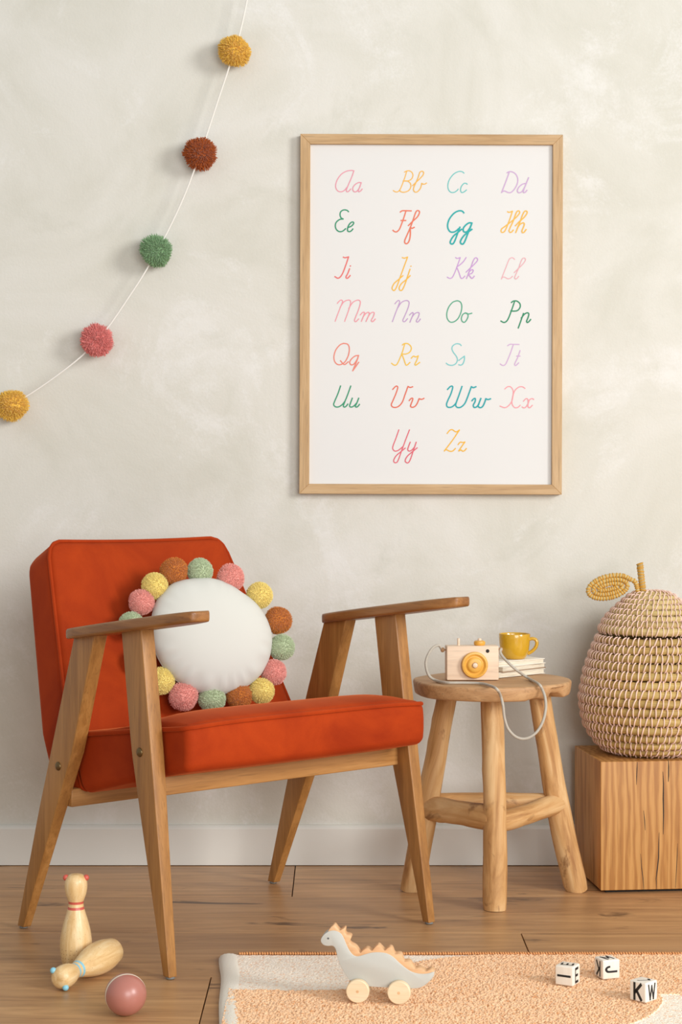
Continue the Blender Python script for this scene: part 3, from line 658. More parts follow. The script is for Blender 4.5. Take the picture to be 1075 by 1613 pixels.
log(at(fb2, ft_, 0.158), at(rb, rt, 0.170), 0.020, 0.019, 'stretcher', 15, 0.002)
log(at(lb, lt, 0.170), at(rb, rt, 0.172), 0.019, 0.019, 'stretcher', 18, 0.002)

# ------------------------------------------------------------------ toy camera on the stool
M['beech'] = wood('pale_beech', (210, 178, 148), (226, 197, 168), (236, 211, 184), 'X', 120, 0.06, 0.5, 0.06, 0.12)
M['yellow_wood'] = wood('amber_lacquered_wood', (214, 152, 52), (228, 168, 66), (238, 184, 88), 'X', 60, 0.1, 0.4, 0.05, 0.1)
KY = 3.419; kc = px(744.5, 1072.5, KY)
tc_ = empty('toy_camera', (kc.x, KY + 0.016, ZT), 'wooden toy camera with a yellow lens and rope strap on the stool', 'toy camera', rotz=R(3))
body = rbox((0.0486, 0.016, 0.0318), 0.002, (2, 2, 2), 2, off=(0, 0, 0.0328)).build('body', M['beech'], tc_)
fy = Matrix.Rotation(R(90), 4, 'X')      # lathe axis to -y
lx, lz = (747 - 744.5) / FPX * KY, (1072.5 - 1048.0) / FPX * KY + 0.001
XL_ = Matrix.Translation((lx, -0.0158, lz)) @ fy
lens = lathe([(0.0225, -0.001), (0.0242, 0.001), (0.0246, 0.007), (0.0235, 0.0095), (0.0205, 0.0100), (0.0188, 0.0085), (0.0165, 0.0065), (0.0150, 0.0068), (0.0138, 0.0092), (0.0110, 0.0105), (0.0055, 0.0105), (0.0052, 0.0085), (0.0005, 0.0085)], 48, xf=XL_).build('lens', M['yellow_wood'], tc_)
lathe([(0.0050, 0.007), (0.0050, 0.0125), (0.0042, 0.0138), (0.002, 0.0144), (0.0002, 0.0145)], 20, xf=XL_).build('lens_peg', M['beech'], lens)
vx = (768 - 744.5) / FPX * KY; vz = (1072.5 - 1026.5) / FPX * KY + 0.001
lathe([(0.0033, -0.001), (0.0034, 0.0004), (0.0030, 0.0005), (0.0002, 0.0005)], 20, xf=Matrix.Translation((vx, -0.0159, vz)) @ fy).build('viewfinder', M['dark'], tc_)
kx = (757 - 744.5) / FPX * KY
btn = lathe([(0.0085, 0.0635), (0.0104, 0.0652), (0.0108, 0.068), (0.0102, 0.071), (0.008, 0.0725), (0.0003, 0.0725)], 28, xf=Matrix.Translation((kx, 0, 0.001))).build('shutter_button', M['yellow_wood'], tc_)
lathe([(0.0034, 0.072), (0.0036, 0.0745), (0.0030, 0.0765), (0.0003, 0.0772)], 16, xf=Matrix.Translation((kx, 0, 0.001))).build('button_peg', M['beech'], btn)
dx = (723.5 - 744.5) / FPX * KY
lathe([(0.0025, 0.062), (0.0025, 0.0772), (0.0021, 0.078), (0.0003, 0.078)], 14, xf=Matrix.Translation((dx, 0, 0))).build('dowel', M['beech'], tc_)
M['peg'] = wood('brown_peg', (150, 110, 72), (180, 138, 98), (204, 164, 124), 'X', 80, 0.1, 0.5, 0.05, 0.15)
for s_ in (-1, 1):
    XP = Matrix.Translation((s_ * 0.0475, 0, 0.0565)) @ Matrix.Rotation(R(90 * s_), 4, 'Y')
    lathe([(0.0016, 0), (0.0016, 0.0035), (0.0035, 0.0040), (0.0046, 0.006), (0.0046, 0.0085), (0.003, 0.0105), (0.0003, 0.011)], 18, xf=XP).build('strap_peg', M['peg'], tc_)
def mat_rope():
    t = NT('cotton_rope'); v = t.coord(attr='tc')
    w = t.new('ShaderNodeTexWave'); w.inputs['Scale'].default_value = 260; w.inputs['Distortion'].default_value = 1; t.link(v, w.inputs['Vector'])
    t.base(t.ramp(w.outputs['Fac'], [(0.0, lin((172, 160, 140))), (0.6, lin((216, 208, 194)))])); t.bump(w.outputs['Fac'], 0.6, 0.001); t.set(Roughness=0.9); return t.m
M['rope'] = mat_rope()
HANGY = 3.285
rp = [(px(697, 1024, 3.433)), px(691, 1016.5, 3.428), px(680, 1023, 3.42), px(671.5, 1042, 3.41), px(675, 1062, 3.40)]
def on_top(u, v, dz=0.0036): return px(u, v, FPX * (CAMH - ZT - dz) / (v - PYC))
rp += [on_top(686, 1071.5), on_top(704, 1075.2), on_top(730, 1075.5), on_top(757, 1076.5), on_top(772, 1080), on_top(783, 1085.5, 0.003)]
rp += [px(789, 1096, 3.29), px(793, 1112, 3.287), px(795, 1130, 3.290), px(801, 1148, 3.292), px(813, 1160.5, 3.294), px(828, 1163.5, 3.296), px(844, 1155, 3.298), px(855, 1138, 3.302), px(860, 1118, 3.306), px(859.5, 1100, 3.312), px(855, 1086.5, 3.322)]
rp += [on_top(849, 1077.5, 0.004), on_top(832, 1067.8, 0.004)]
rp += [px(815, 1056, 3.412), px(803, 1045.5, 3.41), px(792.5, 1034.5, 3.422), px(788.5, 1027, 3.431), px(790, 1022, 3.436)]
inv = (Matrix.Translation(tc_.location) @ Matrix.Rotation(R(3), 4, 'Z')).inverted()
tube(catmull([inv @ p for p in rp], 6), 0.0026, 8).build('strap', M['rope'], tc_, angle=None)

# ------------------------------------------------------------------ three notebooks and the cup
M['pages'] = None
t = NT('page_edges'); vv = t.coord(scale=(0.02, 0.02, 1)); f_ = t.noise(vv, 1600, 2); t.base(t.ramp(f_, [(0.3, lin((190, 176, 150))), (0.6, lin((232, 222, 202)))])); t.set(Roughness=0.9); M['pages'] = t.m
M['cov_cream'] = plain('cream_cover', (236, 229, 214), 0.7, 0.03); M['cov_brown'] = plain('brown_cover', (150, 116, 84), 0.7, 0.1); M['cov_ivory'] = plain('ivory_cover', (228, 220, 204), 0.7, 0.03)
bang = math.atan2(0.092, 0.102); z0 = ZT + 0.0012
BC = Vector((0.322, 3.536))
for k, (th, c_, da, sx, lab, ofs) in enumerate(((0.0098, 'cov_ivory', 0, 1.0, 'thin ivory notebook at the bottom of the stack under the yellow cup', (0.0, 0.0)),
                                       (0.0100, 'cov_brown', 4, 1.0, 'cream-paged notebook with brown edge in the middle of the stack under the cup', (0.003, 0.003)),
                                       (0.0096, 'cov_cream', -5, 0.98, 'cream notebook topmost of the stack, right under the yellow cup', (-0.001, 0.001)))):
    nb = empty('notebook', (BC.x + ofs[0], BC.y + ofs[1], z0), lab, 'book', 'notebooks stacked on the stool', bang + R(da))
    hx, hy = 0.066 * sx, 0.046
    rbox((hx - 0.002, hy - 0.002, th / 2 - 0.001), 0.0006, (2, 2, 1), 1, off=(0, 0, th / 2)).build('pages', M['pages'], nb)
    for z_ in (0.0007, th - 0.0007):
        rbox((hx, hy, 0.0007), 0.0005, (4, 4, 1), 1, off=(0, 0, z_)).build('cover', M[c_] if z_ < 0.001 or c_ != 'cov_brown' else M['cov_ivory'], nb)
    z0 += th + 0.0002
def mat_glaze():
    t = NT('mustard_glaze'); v = t.coord()
    n = t.noise(v, 60, 4, 0.6); c = t.mix(n, lin((196, 146, 26)), lin((216, 170, 44)))
    sp = t.noise(v, 420, 2, 0.5); c = t.mix(t.ramp(sp, [(0.70, (0, 0, 0)), (0.76, (0.7, 0.7, 0.7))]), c, lin((120, 84, 14)))
    t.base(c); t.set(Roughness=0.22, Coat_Weight=0.4, Coat_Roughness=0.12); return t.m
M['glaze'] = mat_glaze()
CY = 3.527; cc = px(811, 1038, CY)
cup = empty('cup', (cc.x, CY, z0), 'mustard yellow ceramic cup with a handle standing on the notebooks', 'cup')
S_ = CY / FPX
cpf = [(14.0, 0), (15.5, 0.4), (17.5, 2.2), (20.5, 7), (22.6, 14), (23.8, 23), (24.4, 32), (24.7, 38.6), (24.3, 39.6), (23.5, 39.4), (23.0, 38), (22.6, 31), (21.6, 20), (19.0, 9), (13, 4), (0.5, 3.4)]
lathe([(r * S_, z * S_) for r, z in cpf], 56).build('bowl', M['glaze'], cup, angle=60)
hp = [(21.5, 30), (28, 31.8), (33.5, 30), (35.4, 24.5), (33, 17.5), (27, 11.5), (20.5, 8)]
tube(catmull([(x * S_ * 0.985, -0.1 * x * S_, z * S_) for x, z in hp], 5), lambda t, a: (0.0040 if abs(math.sin(a)) > .7 else 0.0034), 12).build('handle', M['glaze'], cup, angle=None)

# ------------------------------------------------------------------ oak block and pear basket
def mat_oakblock():
    t = NT('oak_block'); v = t.coord(scale=(1, 1, 0.10))
    f = t.noise(v, 14, 4, 0.55, 1.2)
    w = t.new('ShaderNodeTexWave'); w.wave_type = 'BANDS'; w.bands_direction = 'X'
    w.inputs['Scale'].default_value = 22; w.inputs['Distortion'].default_value = 9; w.inputs['Detail'].default_value = 3; w.inputs['Detail Scale'].default_value = 1.6
    w.inputs['Detail Roughness'].default_value = 0.6
    t.link(v, w.inputs['Vector'])
    w2 = t.mix(0.4, w.outputs['Fac'], f)
    c = t.ramp(w2, [(0.15, lin((168, 112, 54))), (0.5, lin((190, 134, 70))), (0.85, lin((204, 150, 86)))])
    p = t.noise(t.coord(scale=(1, 1, 0.03)), 420, 3, 0.6)
    c = t.mix(1.0, c, t.ramp(p, [(0.3, (0.82, 0.79, 0.74)), (0.5, (1, 1, 1))]), 'MULTIPLY')
    t.base(c); t.bump(t.mix(0.5, w2, p), 0.25, 0.0012); t.set(Roughness=0.5); return t.m
M['oakblock'] = mat_oakblock()
BA = R(5.5); fc = px_floor(947, 1408)
BWX, BDY, BH = 0.33, 0.222, 0.2515
ex, ey = Vector((math.cos(BA), math.sin(BA), 0)), Vector((-math.sin(BA), math.cos(BA), 0))
bc = Vector((fc.x, fc.y, 0)) + ex * BWX / 2 + ey * BDY / 2
bl = empty('side_block', (bc.x, bc.y, 0), 'solid oak block side table with drying cracks by the wall, under the basket', 'side table', rotz=BA)
bbm = rbox((BWX / 2, BDY / 2, (BH - 0.006) / 2), 0.0015, (2, 2, 2), 2, off=(0, 0, 0.006 + (BH - 0.006) / 2)).build('body', M['oakblock'], bl)
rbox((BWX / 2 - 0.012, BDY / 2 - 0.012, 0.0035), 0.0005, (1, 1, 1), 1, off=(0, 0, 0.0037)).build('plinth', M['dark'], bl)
# drying cracks: narrow dark wedges cut into the front face, built as recessed slivers
def crack(pts, wmax):
    g = MB(); n = len(pts); V = []; yv = -BDY / 2
    for i, (u, v) in enumerate(pts):
        x = (u - 947) / FPX * 3.507 - BWX / 2; z = BH - (v - 1199) / FPX * 3.507
        w = wmax * (0.15 + 0.85 * math.sin(math.pi * (i + 0.3) / (n - 0.4)))
        V += [(x - w / 2, yv - 0.00025, z), (x + w / 2, yv - 0.00025, z), (x, yv + 0.006, z)]
    F = []
    for i in range(n - 1):
        a, b = 3 * i, 3 * i + 3
        F += [(a, a + 1, b + 1, b), (a, b, b + 2, a + 2), (a + 1, a + 2, b + 2, b + 1)]
    g.add(V, F).build('crack', M['dark'], bl, smooth=False)
crack([(1005.6, 1200), (1005.3, 1210), (1004.8, 1222), (1004.3, 1236)], 0.0016)
crack([(1056, 1198.5), (1056.3, 1208), (1056.2, 1222), (1055.8, 1232)], 0.0022)
crack([(1047, 1216), (1048, 1235), (1047.6, 1258), (1048, 1285), (1047.5, 1315)], 0.0024)
crack([(1041, 1312), (1040.5, 1330), (1040, 1352), (1038, 1370), (1036, 1385), (1037, 1403)], 0.0020)
crack([(1016, 1277), (1017.5, 1292), (1018.5, 1308)], 0.0014)
crack([(1011, 1345), (1012.5, 1365), (1015, 1385), (1016.5, 1404)], 0.0013)
crack([(1071, 1330), (1070, 1350), (1069, 1372), (1067.5, 1400)], 0.0012)

BKY = 3.625; SB = BKY / FPX
bx = px(1027, 1000, BKY).x
bsk = empty('pear_basket', (bx, BKY, BH), 'pear shaped woven straw basket with lid, stem and leaf on the oak block', 'basket')
ZV = lambda v: CAMH - (v - PYC) * SB - BH
def mat_straw(name, a, b, c3):
    t = NT(name); v = t.coord(attr='tc', scale=(6, 160, 160)); f = t.noise(v, 6, 4, 0.6, 0.3)
    big = t.noise(t.coord(attr='tc', scale=(1, 4, 4), per_object=True), 14, 2)
    c = t.ramp(f, [(0.3, lin(a)), (0.5, lin(b)), (0.7, lin(c3))])
    c = t.mix(t.ramp(big, [(0.35, (0, 0, 0)), (0.7, (0.7, 0.7, 0.7))]), c, lin((196, 172, 104)))
    oi = t.new('ShaderNodeObjectInfo')
    c = t.mix(1.0, c, t.ramp(oi.outputs['Random'], [(0, (0.80, 0.76, 0.70)), (0.5, (1, 1, 1)), (1, (1.08, 1.10, 1.12))]), 'MULTIPLY')
    t.base(c); t.bump(f, 0.5, 0.0012); t.set(Roughness=0.65); return t.m
M['straw'] = mat_straw('seagrass', (142, 106, 50), (188, 152, 84), (216, 186, 122))
M['straw_lid'] = mat_straw('seagrass_lid', (150, 120, 70), (196, 168, 112), (220, 198, 146))
M['thread'] = plain('pink_thread', (240, 204, 186), 0.6, 0.05, 300); M['mustard_thread'] = plain('mustard_thread', (212, 154, 44), 0.6, 0.1, 300)
def ring(r, z, m, seed, name, parent, mat, sq=1.0):
    rs = random.Random(seed); n = 110; q = [rs.uniform(0, 6.28) for _ in range(4)]
    pth = [((r + 0.0007 * math.sin(5 * a + q[0])) * math.cos(a), (r + 0.0007 * math.sin(5 * a + q[0])) * math.sin(a), z + 0.0006 * math.sin(3 * a + q[1])) for a in [2 * math.pi * k / n for k in range(n)]]
    return tube(pth, lambda t, a: m * (1 + 0.06 * math.sin(t * 170 + q[2])), 10, closed=True).build(name, mat, parent, angle=None)
def stitches(r, z, m, count, seed, parent, slant=0.5, tr=0.0015, nrm_el=0.0):
    """threads wound over a coil at (r, z) of thickness m"""
    g = MB(); rs = random.Random(seed)
    for k in range(count):
        a0 = 2 * math.pi * (k + rs.uniform(-0.12, 0.12)) / count
        sl = (slant * (1.25 if k % 2 else 0.15) + rs.uniform(-0.15, 0.15)) * 2 * math.pi / count
        pth = []
        for j in range(7):
            ph = R(-80 + nrm_el + 160 * j / 6); a = a0 + sl * (j / 6 - 0.5)
            rr = r + (m + tr * 0.45) * math.cos(ph); pth.append((rr * math.cos(a), rr * math.sin(a), z + (m + tr * 0.45) * math.sin(ph) * 1.12))
        tube(pth, tr, 5, mb=g, caps=False)
    o = g.build('stitching', M['thread'], parent, angle=None); o['kind'] = 'stuff'; return o
bt = [(1000, 84), (1005, 88), (1027.6, 98), (1058, 107.6), (1095, 114.7), (1115.6, 113), (1136, 109), (1156.5, 98), (1173, 82), (1187, 60), (1195, 45)]
rowsv = [1006.5, 1018.5, 1031, 1044, 1057.3, 1070.7, 1084, 1097.5, 1111, 1124.7, 1138.5, 1151.5, 1163.5, 1174, 1182.5]
bd_ = empty('body', (0, 0, 0)); bd_.parent = bsk
for i, v in enumerate(rowsv):
    m = (rowsv[min(i + 1, len(rowsv) - 1)] - rowsv[max(0, i - 1)]) / (2 if 0 < i < len(rowsv) - 1 else 1) / 2 * SB * 0.98
    ro = lerp(v, bt) * SB; r = ro - m
    if i > 11: m *= 1.12
    zc = max(ZV(v), m * 1.12 + 0.0022)
    c = ring(r, zc, m, i, 'coil', bd_, M['straw'])
    cnt = int(2 * math.pi * ro / 0.0108)
    st_ = stitches(r, zc, m, cnt, 50 + i, bd_, 0.6, nrm_el=(10 if i < 7 else -14 if i > 10 else 0))
g = lathe([(0.02, 0.002), (0.055, 0.002), (0.060, 0.004), (0.058, 0.006), (0.01, 0.006)], 40); g.build('base', M['straw'], bd_)
lid = empty('lid', (0, 0, 0)); lid.parent = bsk
ltab = [(931, 10), (937, 31), (946, 40), (956, 51), (966, 63.5), (974, 73), (979, 77.5), (989, 83.5), (996, 83)]
for i, v in enumerate((990, 980, 971.5, 963, 955, 947.5, 941, 937, 935.5, 934.8)):
    m = (6.6, 5.4, 5.2, 5.0, 4.8, 4.6, 4.6, 4.6, 4.6, 4.6)[i] * SB
    ro = (83.5, 78.5, 72.5, 64.5, 56, 47.5, 39.5, 31.5, 23, 14.5)[i] * SB; r = ro - m
    c = ring(r, ZV(v), m, 80 + i, 'coil', lid, M['straw_lid'])
    stitches(r, ZV(v), m, max(14, int(2 * math.pi * ro / 0.0098)), 120 + i, lid, 0.7, 0.00125, nrm_el=min(60, 12 + i * 7))
# stem and leaf, wound with mustard thread
def wound(pts, rad, name, parent, spacing, origin=None):
    pth = catmull(pts, 8); o = tube(pth, rad, 10).build(name, M['straw_lid'], parent, angle=None)
    g = MB(); acc = 0; rs = random.Random(5)
    for i in range(1, len(pth)):
        seg = (pth[i] - pth[i - 1]); acc += seg.length
        if acc >= spacing * rs.uniform(0.75, 1.25):
            acc = 0; tdir = seg.normalized(); tdir = (tdir + Vector((rs.uniform(-.25, .25), 0, rs.uniform(-.25, .25)))).normalized()
            a = tdir.cross(Vector((0, 1, 0))).normalized(); b = tdir.cross(a)
            rr = rad + 0.0003
            tube([pth[i] + (a * math.cos(q) + b * math.sin(q)) * rr for q in [2 * math.pi * k / 10 for k in range(10)]], 0.0011, 5, closed=True, mb=g)
    w = g.build(name + '_winding', M['mustard_thread'], parent, angle=None); w['kind'] = 'stuff'
    return o
def bp(u, v, dy=0.0): return px(u, v, BKY + dy) - Vector(bsk.location)
wound([bp(1013.5, 941, -.012), bp(1012.5, 925, -.012), bp(1010.5, 907, -.012), bp(1008.5, 888, -.012)], 0.0062, 'stem', lid, 0.0035)
sl = []
ca, sa = math.cos(R(7)), math.sin(R(7))
turns = 3.0; NN = 46
for i in range(NN + 1):
    t = i / NN; a = R(20) - t * turns * 2 * math.pi
    a = R(28) + (1 - t) * turns * 2 * math.pi
    k = t ** 0.92
    x, y = (11 + 25.5 * k) * math.cos(a) , (20.3 * k) * math.sin(a)
    sl.append(bp(960 + x * ca - y * -sa * -1 * -1, 926 - (y + x * sa), -0.016))
sl += [bp(1000.5, 916, -.016), bp(1004.5, 926, -.014), bp(1006, 939, -.012)]
wound(sl, 0.0041, 'leaf', lid, 0.0046)

# ------------------------------------------------------------------ rug
RZ = 0.008
rug = empty('rug', (0.35, 2.62, 0), 'low pile rug with peach and cream arcs lying on the wood floor', 'rug')
r0 = Vector(rug.location)
def hash2(i, j, s=0.0):
    x = np.sin(i * 127.1 + j * 311.7 + s * 74.7) * 43758.5453; return x - np.floor(x)
def rug_cream(X, Y):
    e1 = ((X - 0.30) / 0.27) ** 2 + ((Y - 2.79) / 0.235) ** 2
    e2 = ((X - 0.22) / 0.27) ** 2 + ((Y - 2.79) / 0.235) ** 2
    up = (Y > 2.808) & (X < 0.26) & (e1 > 1)
    dn = (Y < 2.785) & (X > 0.22) & (e2 > 1) & (X < 0.9)
    return up | dn
def pile(x0, x1, y0, y1, step):
    nx, ny = int((x1 - x0) / step), int((y1 - y0) / step)
    xs = np.linspace(x0, x1, nx + 1); ys = np.linspace(y0, y1, ny + 1)
    X, Y = np.meshgrid(xs, ys)
    sh = 0.03 * (Y - 3.025) * 0 
    best = np.zeros_like(X); bid = np.zeros_like(X)
    cx, cy = 0.0030, 0.0042
    gi, gj = np.floor(X / cx), np.floor(Y / cy)
    for di in (-1, 0, 1):
        for dj in (-1, 0, 1):
            i, j = gi + di, gj + dj
            px_ = (i + 0.5 + (hash2(i, j, 1) - .5) * 0.8) * cx + (j % 2) * cx * 0.5; py_ = (j + 0.5 + (hash2(i, j, 2) - .5) * 0.8) * cy
            dd = ((X - px_) / (cx * 0.72)) ** 2 + ((Y - py_) / (cy * 0.68)) ** 2
            hgt = np.sqrt(np.clip(1 - dd, 0, 1)) * (0.65 + 0.7 * hash2(i, j, 3))
            sel = hgt > best; best = np.where(sel, hgt, best); bid = np.where(sel, hash2(i, j, 4), bid)
    cream = rug_cream(X + 0.004 * (bid - 0.5), Y + 0.004 * (bid - 0.5))
    Z = np.where(cream, RZ - 0.0020 + 0.0008 * best, RZ - 0.002 + 0.0030 * best) + 0.0006 * np.sin(X * 31) * np.sin(Y * 23)
    V = np.stack([X, Y, Z], -1).reshape(-1, 3) - np.array(r0)
    idx = np.arange((nx + 1) * (ny + 1)).reshape(ny + 1, nx + 1)
    F = np.stack([idx[:-1, :-1], idx[:-1, 1:], idx[1:, 1:], idx[1:, :-1]], -1).reshape(-1, 4)
    o1, o2, o3 = np.array(lin((234, 184, 138))[:3]), np.array(lin((246, 206, 166))[:3]), np.array(lin((216, 156, 106))[:3])
    c1, c2, c3 = np.array(lin((248, 230, 206))[:3]), np.array(lin((252, 242, 226))[:3]), np.array(lin((244, 206, 174))[:3])
    b3 = bid[..., None]
    ora = o1 + (o2 - o1) * b3; ora = np.where(b3 > 0.93, o3, ora)
    cre = c1 + (c2 - c1) * b3; cre = np.where(b3 > 0.88, c3, cre)
    C = np.where(cream[..., None], cre, ora)
    me = bpy.data.meshes.new('pile'); me.from_pydata(V.tolist(), [], F.tolist()); me.update()
    at_ = me.color_attributes.new('tint', 'FLOAT_COLOR', 'POINT')
    at_.data.foreach_set('color', np.concatenate([C.reshape(-1, 3), np.ones((len(V), 1))], 1).astype('f').ravel())
    return me
t = NT('rug_wool'); a_ = t.new('ShaderNodeAttribute'); a_.attribute_name = 'tint'; nn = t.noise(t.coord(), 900, 2)
t.base(t.mix(1.0, a_.outputs['Color'], t.ramp(nn, [(0.3, (0.86, 0.86, 0.86)), (0.6, (1, 1, 1))]), 'MULTIPLY')); t.set(Roughness=0.95, Sheen_Weight=0.2); t.b.inputs['Specular IOR Level'].default_value = 0.1
M['rug'] = t.m
for (a, b, c, d, s_) in ((-0.165, 0.95, 2.56, 3.022, 0.00135), (-0.145, 0.95, 1.75, 2.56, 0.003)):
    me = pile(a, b, c, d, s_); me.materials.append(M['rug']); o = link('pile', me, rug); o['kind'] = 'stuff'
rbox((0.56, 0.64, 0.0022), 0.001, (1, 1, 1), 1, off=(0.395 - r0.x, 2.386 - r0.y, 0.0025)).build('backing', M['cov_ivory'], rug)
M['binding'] = plain('cream_binding', (246, 238, 222), 0.9, 0.1, 700, 0.8); M['overlock'] = plain('peach_overlock', (222, 156, 98), 0.9, 0.15, 600, 0.6)
# folded cream border down the left side
g = MB(); V = []; F = []; NL, NC = 160, 12
for i in range(NL + 1):
    t_ = i / NL; y = 3.024 - t_ * 1.274
    xl = -0.192 + 0.060 * (3.024 - y) + 0.0025 * math.sin(y * 22 + 1.2) * math.exp(-abs(y - 2.95) * 5); wd = 0.034 + 0.0006 * math.sin(y * 19)
    for k in range(NC + 1):
        f_ = k / NC; e = math.sin(math.pi * min(1, max(0, f_))) ** 0.45
        V.append((xl + wd * f_ - r0.x, y - r0.y, 0.0012 + 0.0078 * e + 0.00025 * math.sin(k * 2.6 + i) - r0.z))
for i in range(NL):
    for k in range(NC):
        q = i * (NC + 1) + k; F.append((q, q + NC + 1, q + NC + 2, q + 1))
g.add(V, F).build('border', M['binding'], rug, angle=None)
g = MB(); x = -0.160; rs = random.Random(4)
while x < 0.95:
    pth = [(x + 0.0012 - r0.x, 3.0190 - r0.y, RZ + 0.0008), (x - r0.x, 3.0235 - r0.y, RZ + 0.0022 + rs.uniform(0, .0006)), (x - 0.0006 - r0.x, 3.0275 - r0.y, RZ - 0.001), (x - 0.0008 - r0.x, 3.0282 - r0.y, 0.0015)]
    tube(pth, 0.0017, 5, mb=g); x += 0.0042 + rs.uniform(-.0005, .0005)
o = g.build('overlock_edge', M['overlock'], rug, angle=None); o['kind'] = 'stuff'

# ------------------------------------------------------------------ dinosaur on wheels
TOPZ = RZ + 0.0018
M['grey_paint'] = plain('dove_grey_paint', (198, 198, 190), 0.45, 0.02, 60)
M['crest'] = wood('crest_beech', (212, 156, 106), (226, 176, 126), (236, 194, 150), 'X', 60, 0.15, 0.5, 0.05, 0.15)
M['wheel'] = wood('wheel_maple', (222, 192, 146), (234, 208, 168), (242, 220, 186), 'X', 60, 0.2, 0.5, 0.05, 0.1)
DY = 2.727; dc = px(598.5, 1583.2, DY); DA = R(-7)
di = empty('toy_dinosaur', (dc.x, DY + 0.018, TOPZ), 'pale grey wooden dinosaur toy with scalloped crest and four wheels on rug', 'toy', rotz=DA)
sd = DY / FPX / 4.886
def dz(x, y): return ((x - 531) * sd / math.cos(DA), (704 - y) * sd - 0.0012)
bo = [(82, 235), (95, 205), (125, 175), (165, 158), (205, 160), (240, 180), (262, 215), (285, 270), (310, 315), (340, 345), (375, 350), (420, 335), (470, 320), (530, 314), (590, 320), (640, 345), (690, 390), (740, 430), (790, 458), (850, 470), (910, 465), (950, 452), (955, 480), (935, 510), (900, 545), (860, 572), (815, 584), (720, 586), (600, 585), (480, 582), (390, 572), (320, 548), (280, 505), (250, 455), (228, 410), (212, 365), (203, 320), (192, 290), (172, 275), (145, 277), (115, 275), (92, 260)]
bo3 = [dz(p.x, p.y) for p in catmull([(x, y, 0) for x, y in bo], 3, closed=True)]
prism(list(reversed(bo3)), -0.0105, 0.0105, bevel=0.0009).build('body', M['grey_paint'], di)
cr = [(135, 172), (146, 152), (165, 128), (183, 113), (198, 128), (212, 148), (228, 158), (245, 146), (268, 136), (272, 152), (268, 172), (276, 188), (298, 190), (318, 200), (314, 222), (302, 240), (306, 258), (330, 268), (352, 282), (368, 302), (386, 330), (400, 312), (424, 292), (445, 290), (472, 308), (484, 300), (504, 274), (524, 258), (545, 276), (572, 304), (586, 292), (608, 274), (628, 278), (640, 302), (650, 330), (674, 322), (704, 328), (712, 352), (720, 384), (744, 378), (774, 384), (786, 408), (806, 436), (826, 428), (856, 432), (880, 448), (896, 452), (916, 438), (936, 434), (950, 446), (958, 452), (940, 474), (850, 488), (760, 462), (690, 420), (600, 350), (500, 340), (380, 372), (310, 345), (270, 280), (235, 205), (190, 178)]
cr = catmull([(x, y, 0) for x, y in cr], 4, closed=True)
for _ in range(5): cr = [cr[i] * 0.5 + (cr[i - 1] + cr[(i + 1) % len(cr)]) * 0.25 for i in range(len(cr))]
cr3 = [dz(p.x, p.y) for p in cr]
prism(list(reversed(cr3)), -0.0096, 0.0098, bevel=0.0008).build('crest', M['crest'], di)
ex_ = dz(141, 218)
lathe([(0.0014, -0.0002), (0.0015, 0.0004), (0.0004, 0.0007)], 14, xf=Matrix.Translation((ex_[0], -0.0105, ex_[1])) @ fy).build('eye', plain('eye_paint', (92, 92, 94), 0.5), di)
WR = 0.0173
for wx in (373, 690):
    for s_ in (-1, 1):
        xw = dz(wx + (0 if s_ < 0 else 0), 0)[0]
        xf = Matrix.Translation((xw, s_ * 0.0112, WR)) @ (fy if s_ < 0 else Matrix.Rotation(R(-90), 4, 'X'))
        w_o = lathe([(0.002, 0), (WR - 0.001, 0), (WR, 0.0012), (WR, 0.0088), (WR - 0.0012, 0.0102), (0.003, 0.0102), (0.0005, 0.0102)], 40, xf=xf).build('wheel', M['wheel'], di, angle=30)
        lathe([(0.0022, 0.009), (0.0022, 0.0104), (0.0004, 0.0105)], 14, xf=xf).build('axle_end', M['crest'], w_o)

# ------------------------------------------------------------------ letter cubes
M['cube_wood'] = wood('white_washed_wood', (232, 220, 202), (240, 230, 214), (246, 238, 226), 'Z', 60, 0.15, 0.5, 0.03, 0.05)
M['black_ink'] = plain('black_ink', (24, 23, 24), 0.6, 0.05)
STK = {'I': ['.5,0 .5,1'], 'E': ['.85,0 .15,0 .15,1 .85,1', '.15,.5 .75,.5'], 'L': ['.2,1 .2,0 .85,0'], 'K': ['.15,0 .15,1', '.85,1 .2,.42', '.38,.58 .88,0'],
       'J': ['.72,1 .72,.3 .66,.1 .48,0 .3,.05 .2,.2 .18,.32'], 'M': ['.1,0 .1,1 .5,.3 .9,1 .9,0'], 'W': ['.05,1 .27,0 .5,.9 .73,0 .95,1']}
CS = 0.0148
def letter(parent, ch_, origin, ax_u, ax_v, size, rot, wide=0.7, bold=0.17):
    g = MB(); ca, sa = math.cos(R(rot)), math.sin(R(rot))
    def to3(p):
        x, y = (p[0] - 0.5) * wide, p[1] - 0.5
        x, y = (x * ca - y * sa) * size, (x * sa + y * ca) * size
        return origin + ax_u * x + ax_v * y
    for s_ in STK[ch_]:
        pts = [Vector((float(a.split(',')[0]), float(a.split(',')[1]), 0)) for a in s_.split()]
        if ch_ == 'J': ribbon(catmull(pts, 4), bold, to3, g)
        else:
            for a, b in zip(pts, pts[1:]):
                dlt = (b - a).normalized() * bold * 0.2
                ribbon([a - dlt, b + dlt], bold, to3, g)
    g.build('letter', M['black_ink'], parent, smooth=False)['label'] = 'black letter ' + ch_
X_, Y_, Z_ = Vector((1, 0, 0)), Vector((0, 1, 0)), Vector((0, 0, 1)); EPS = 0.0003
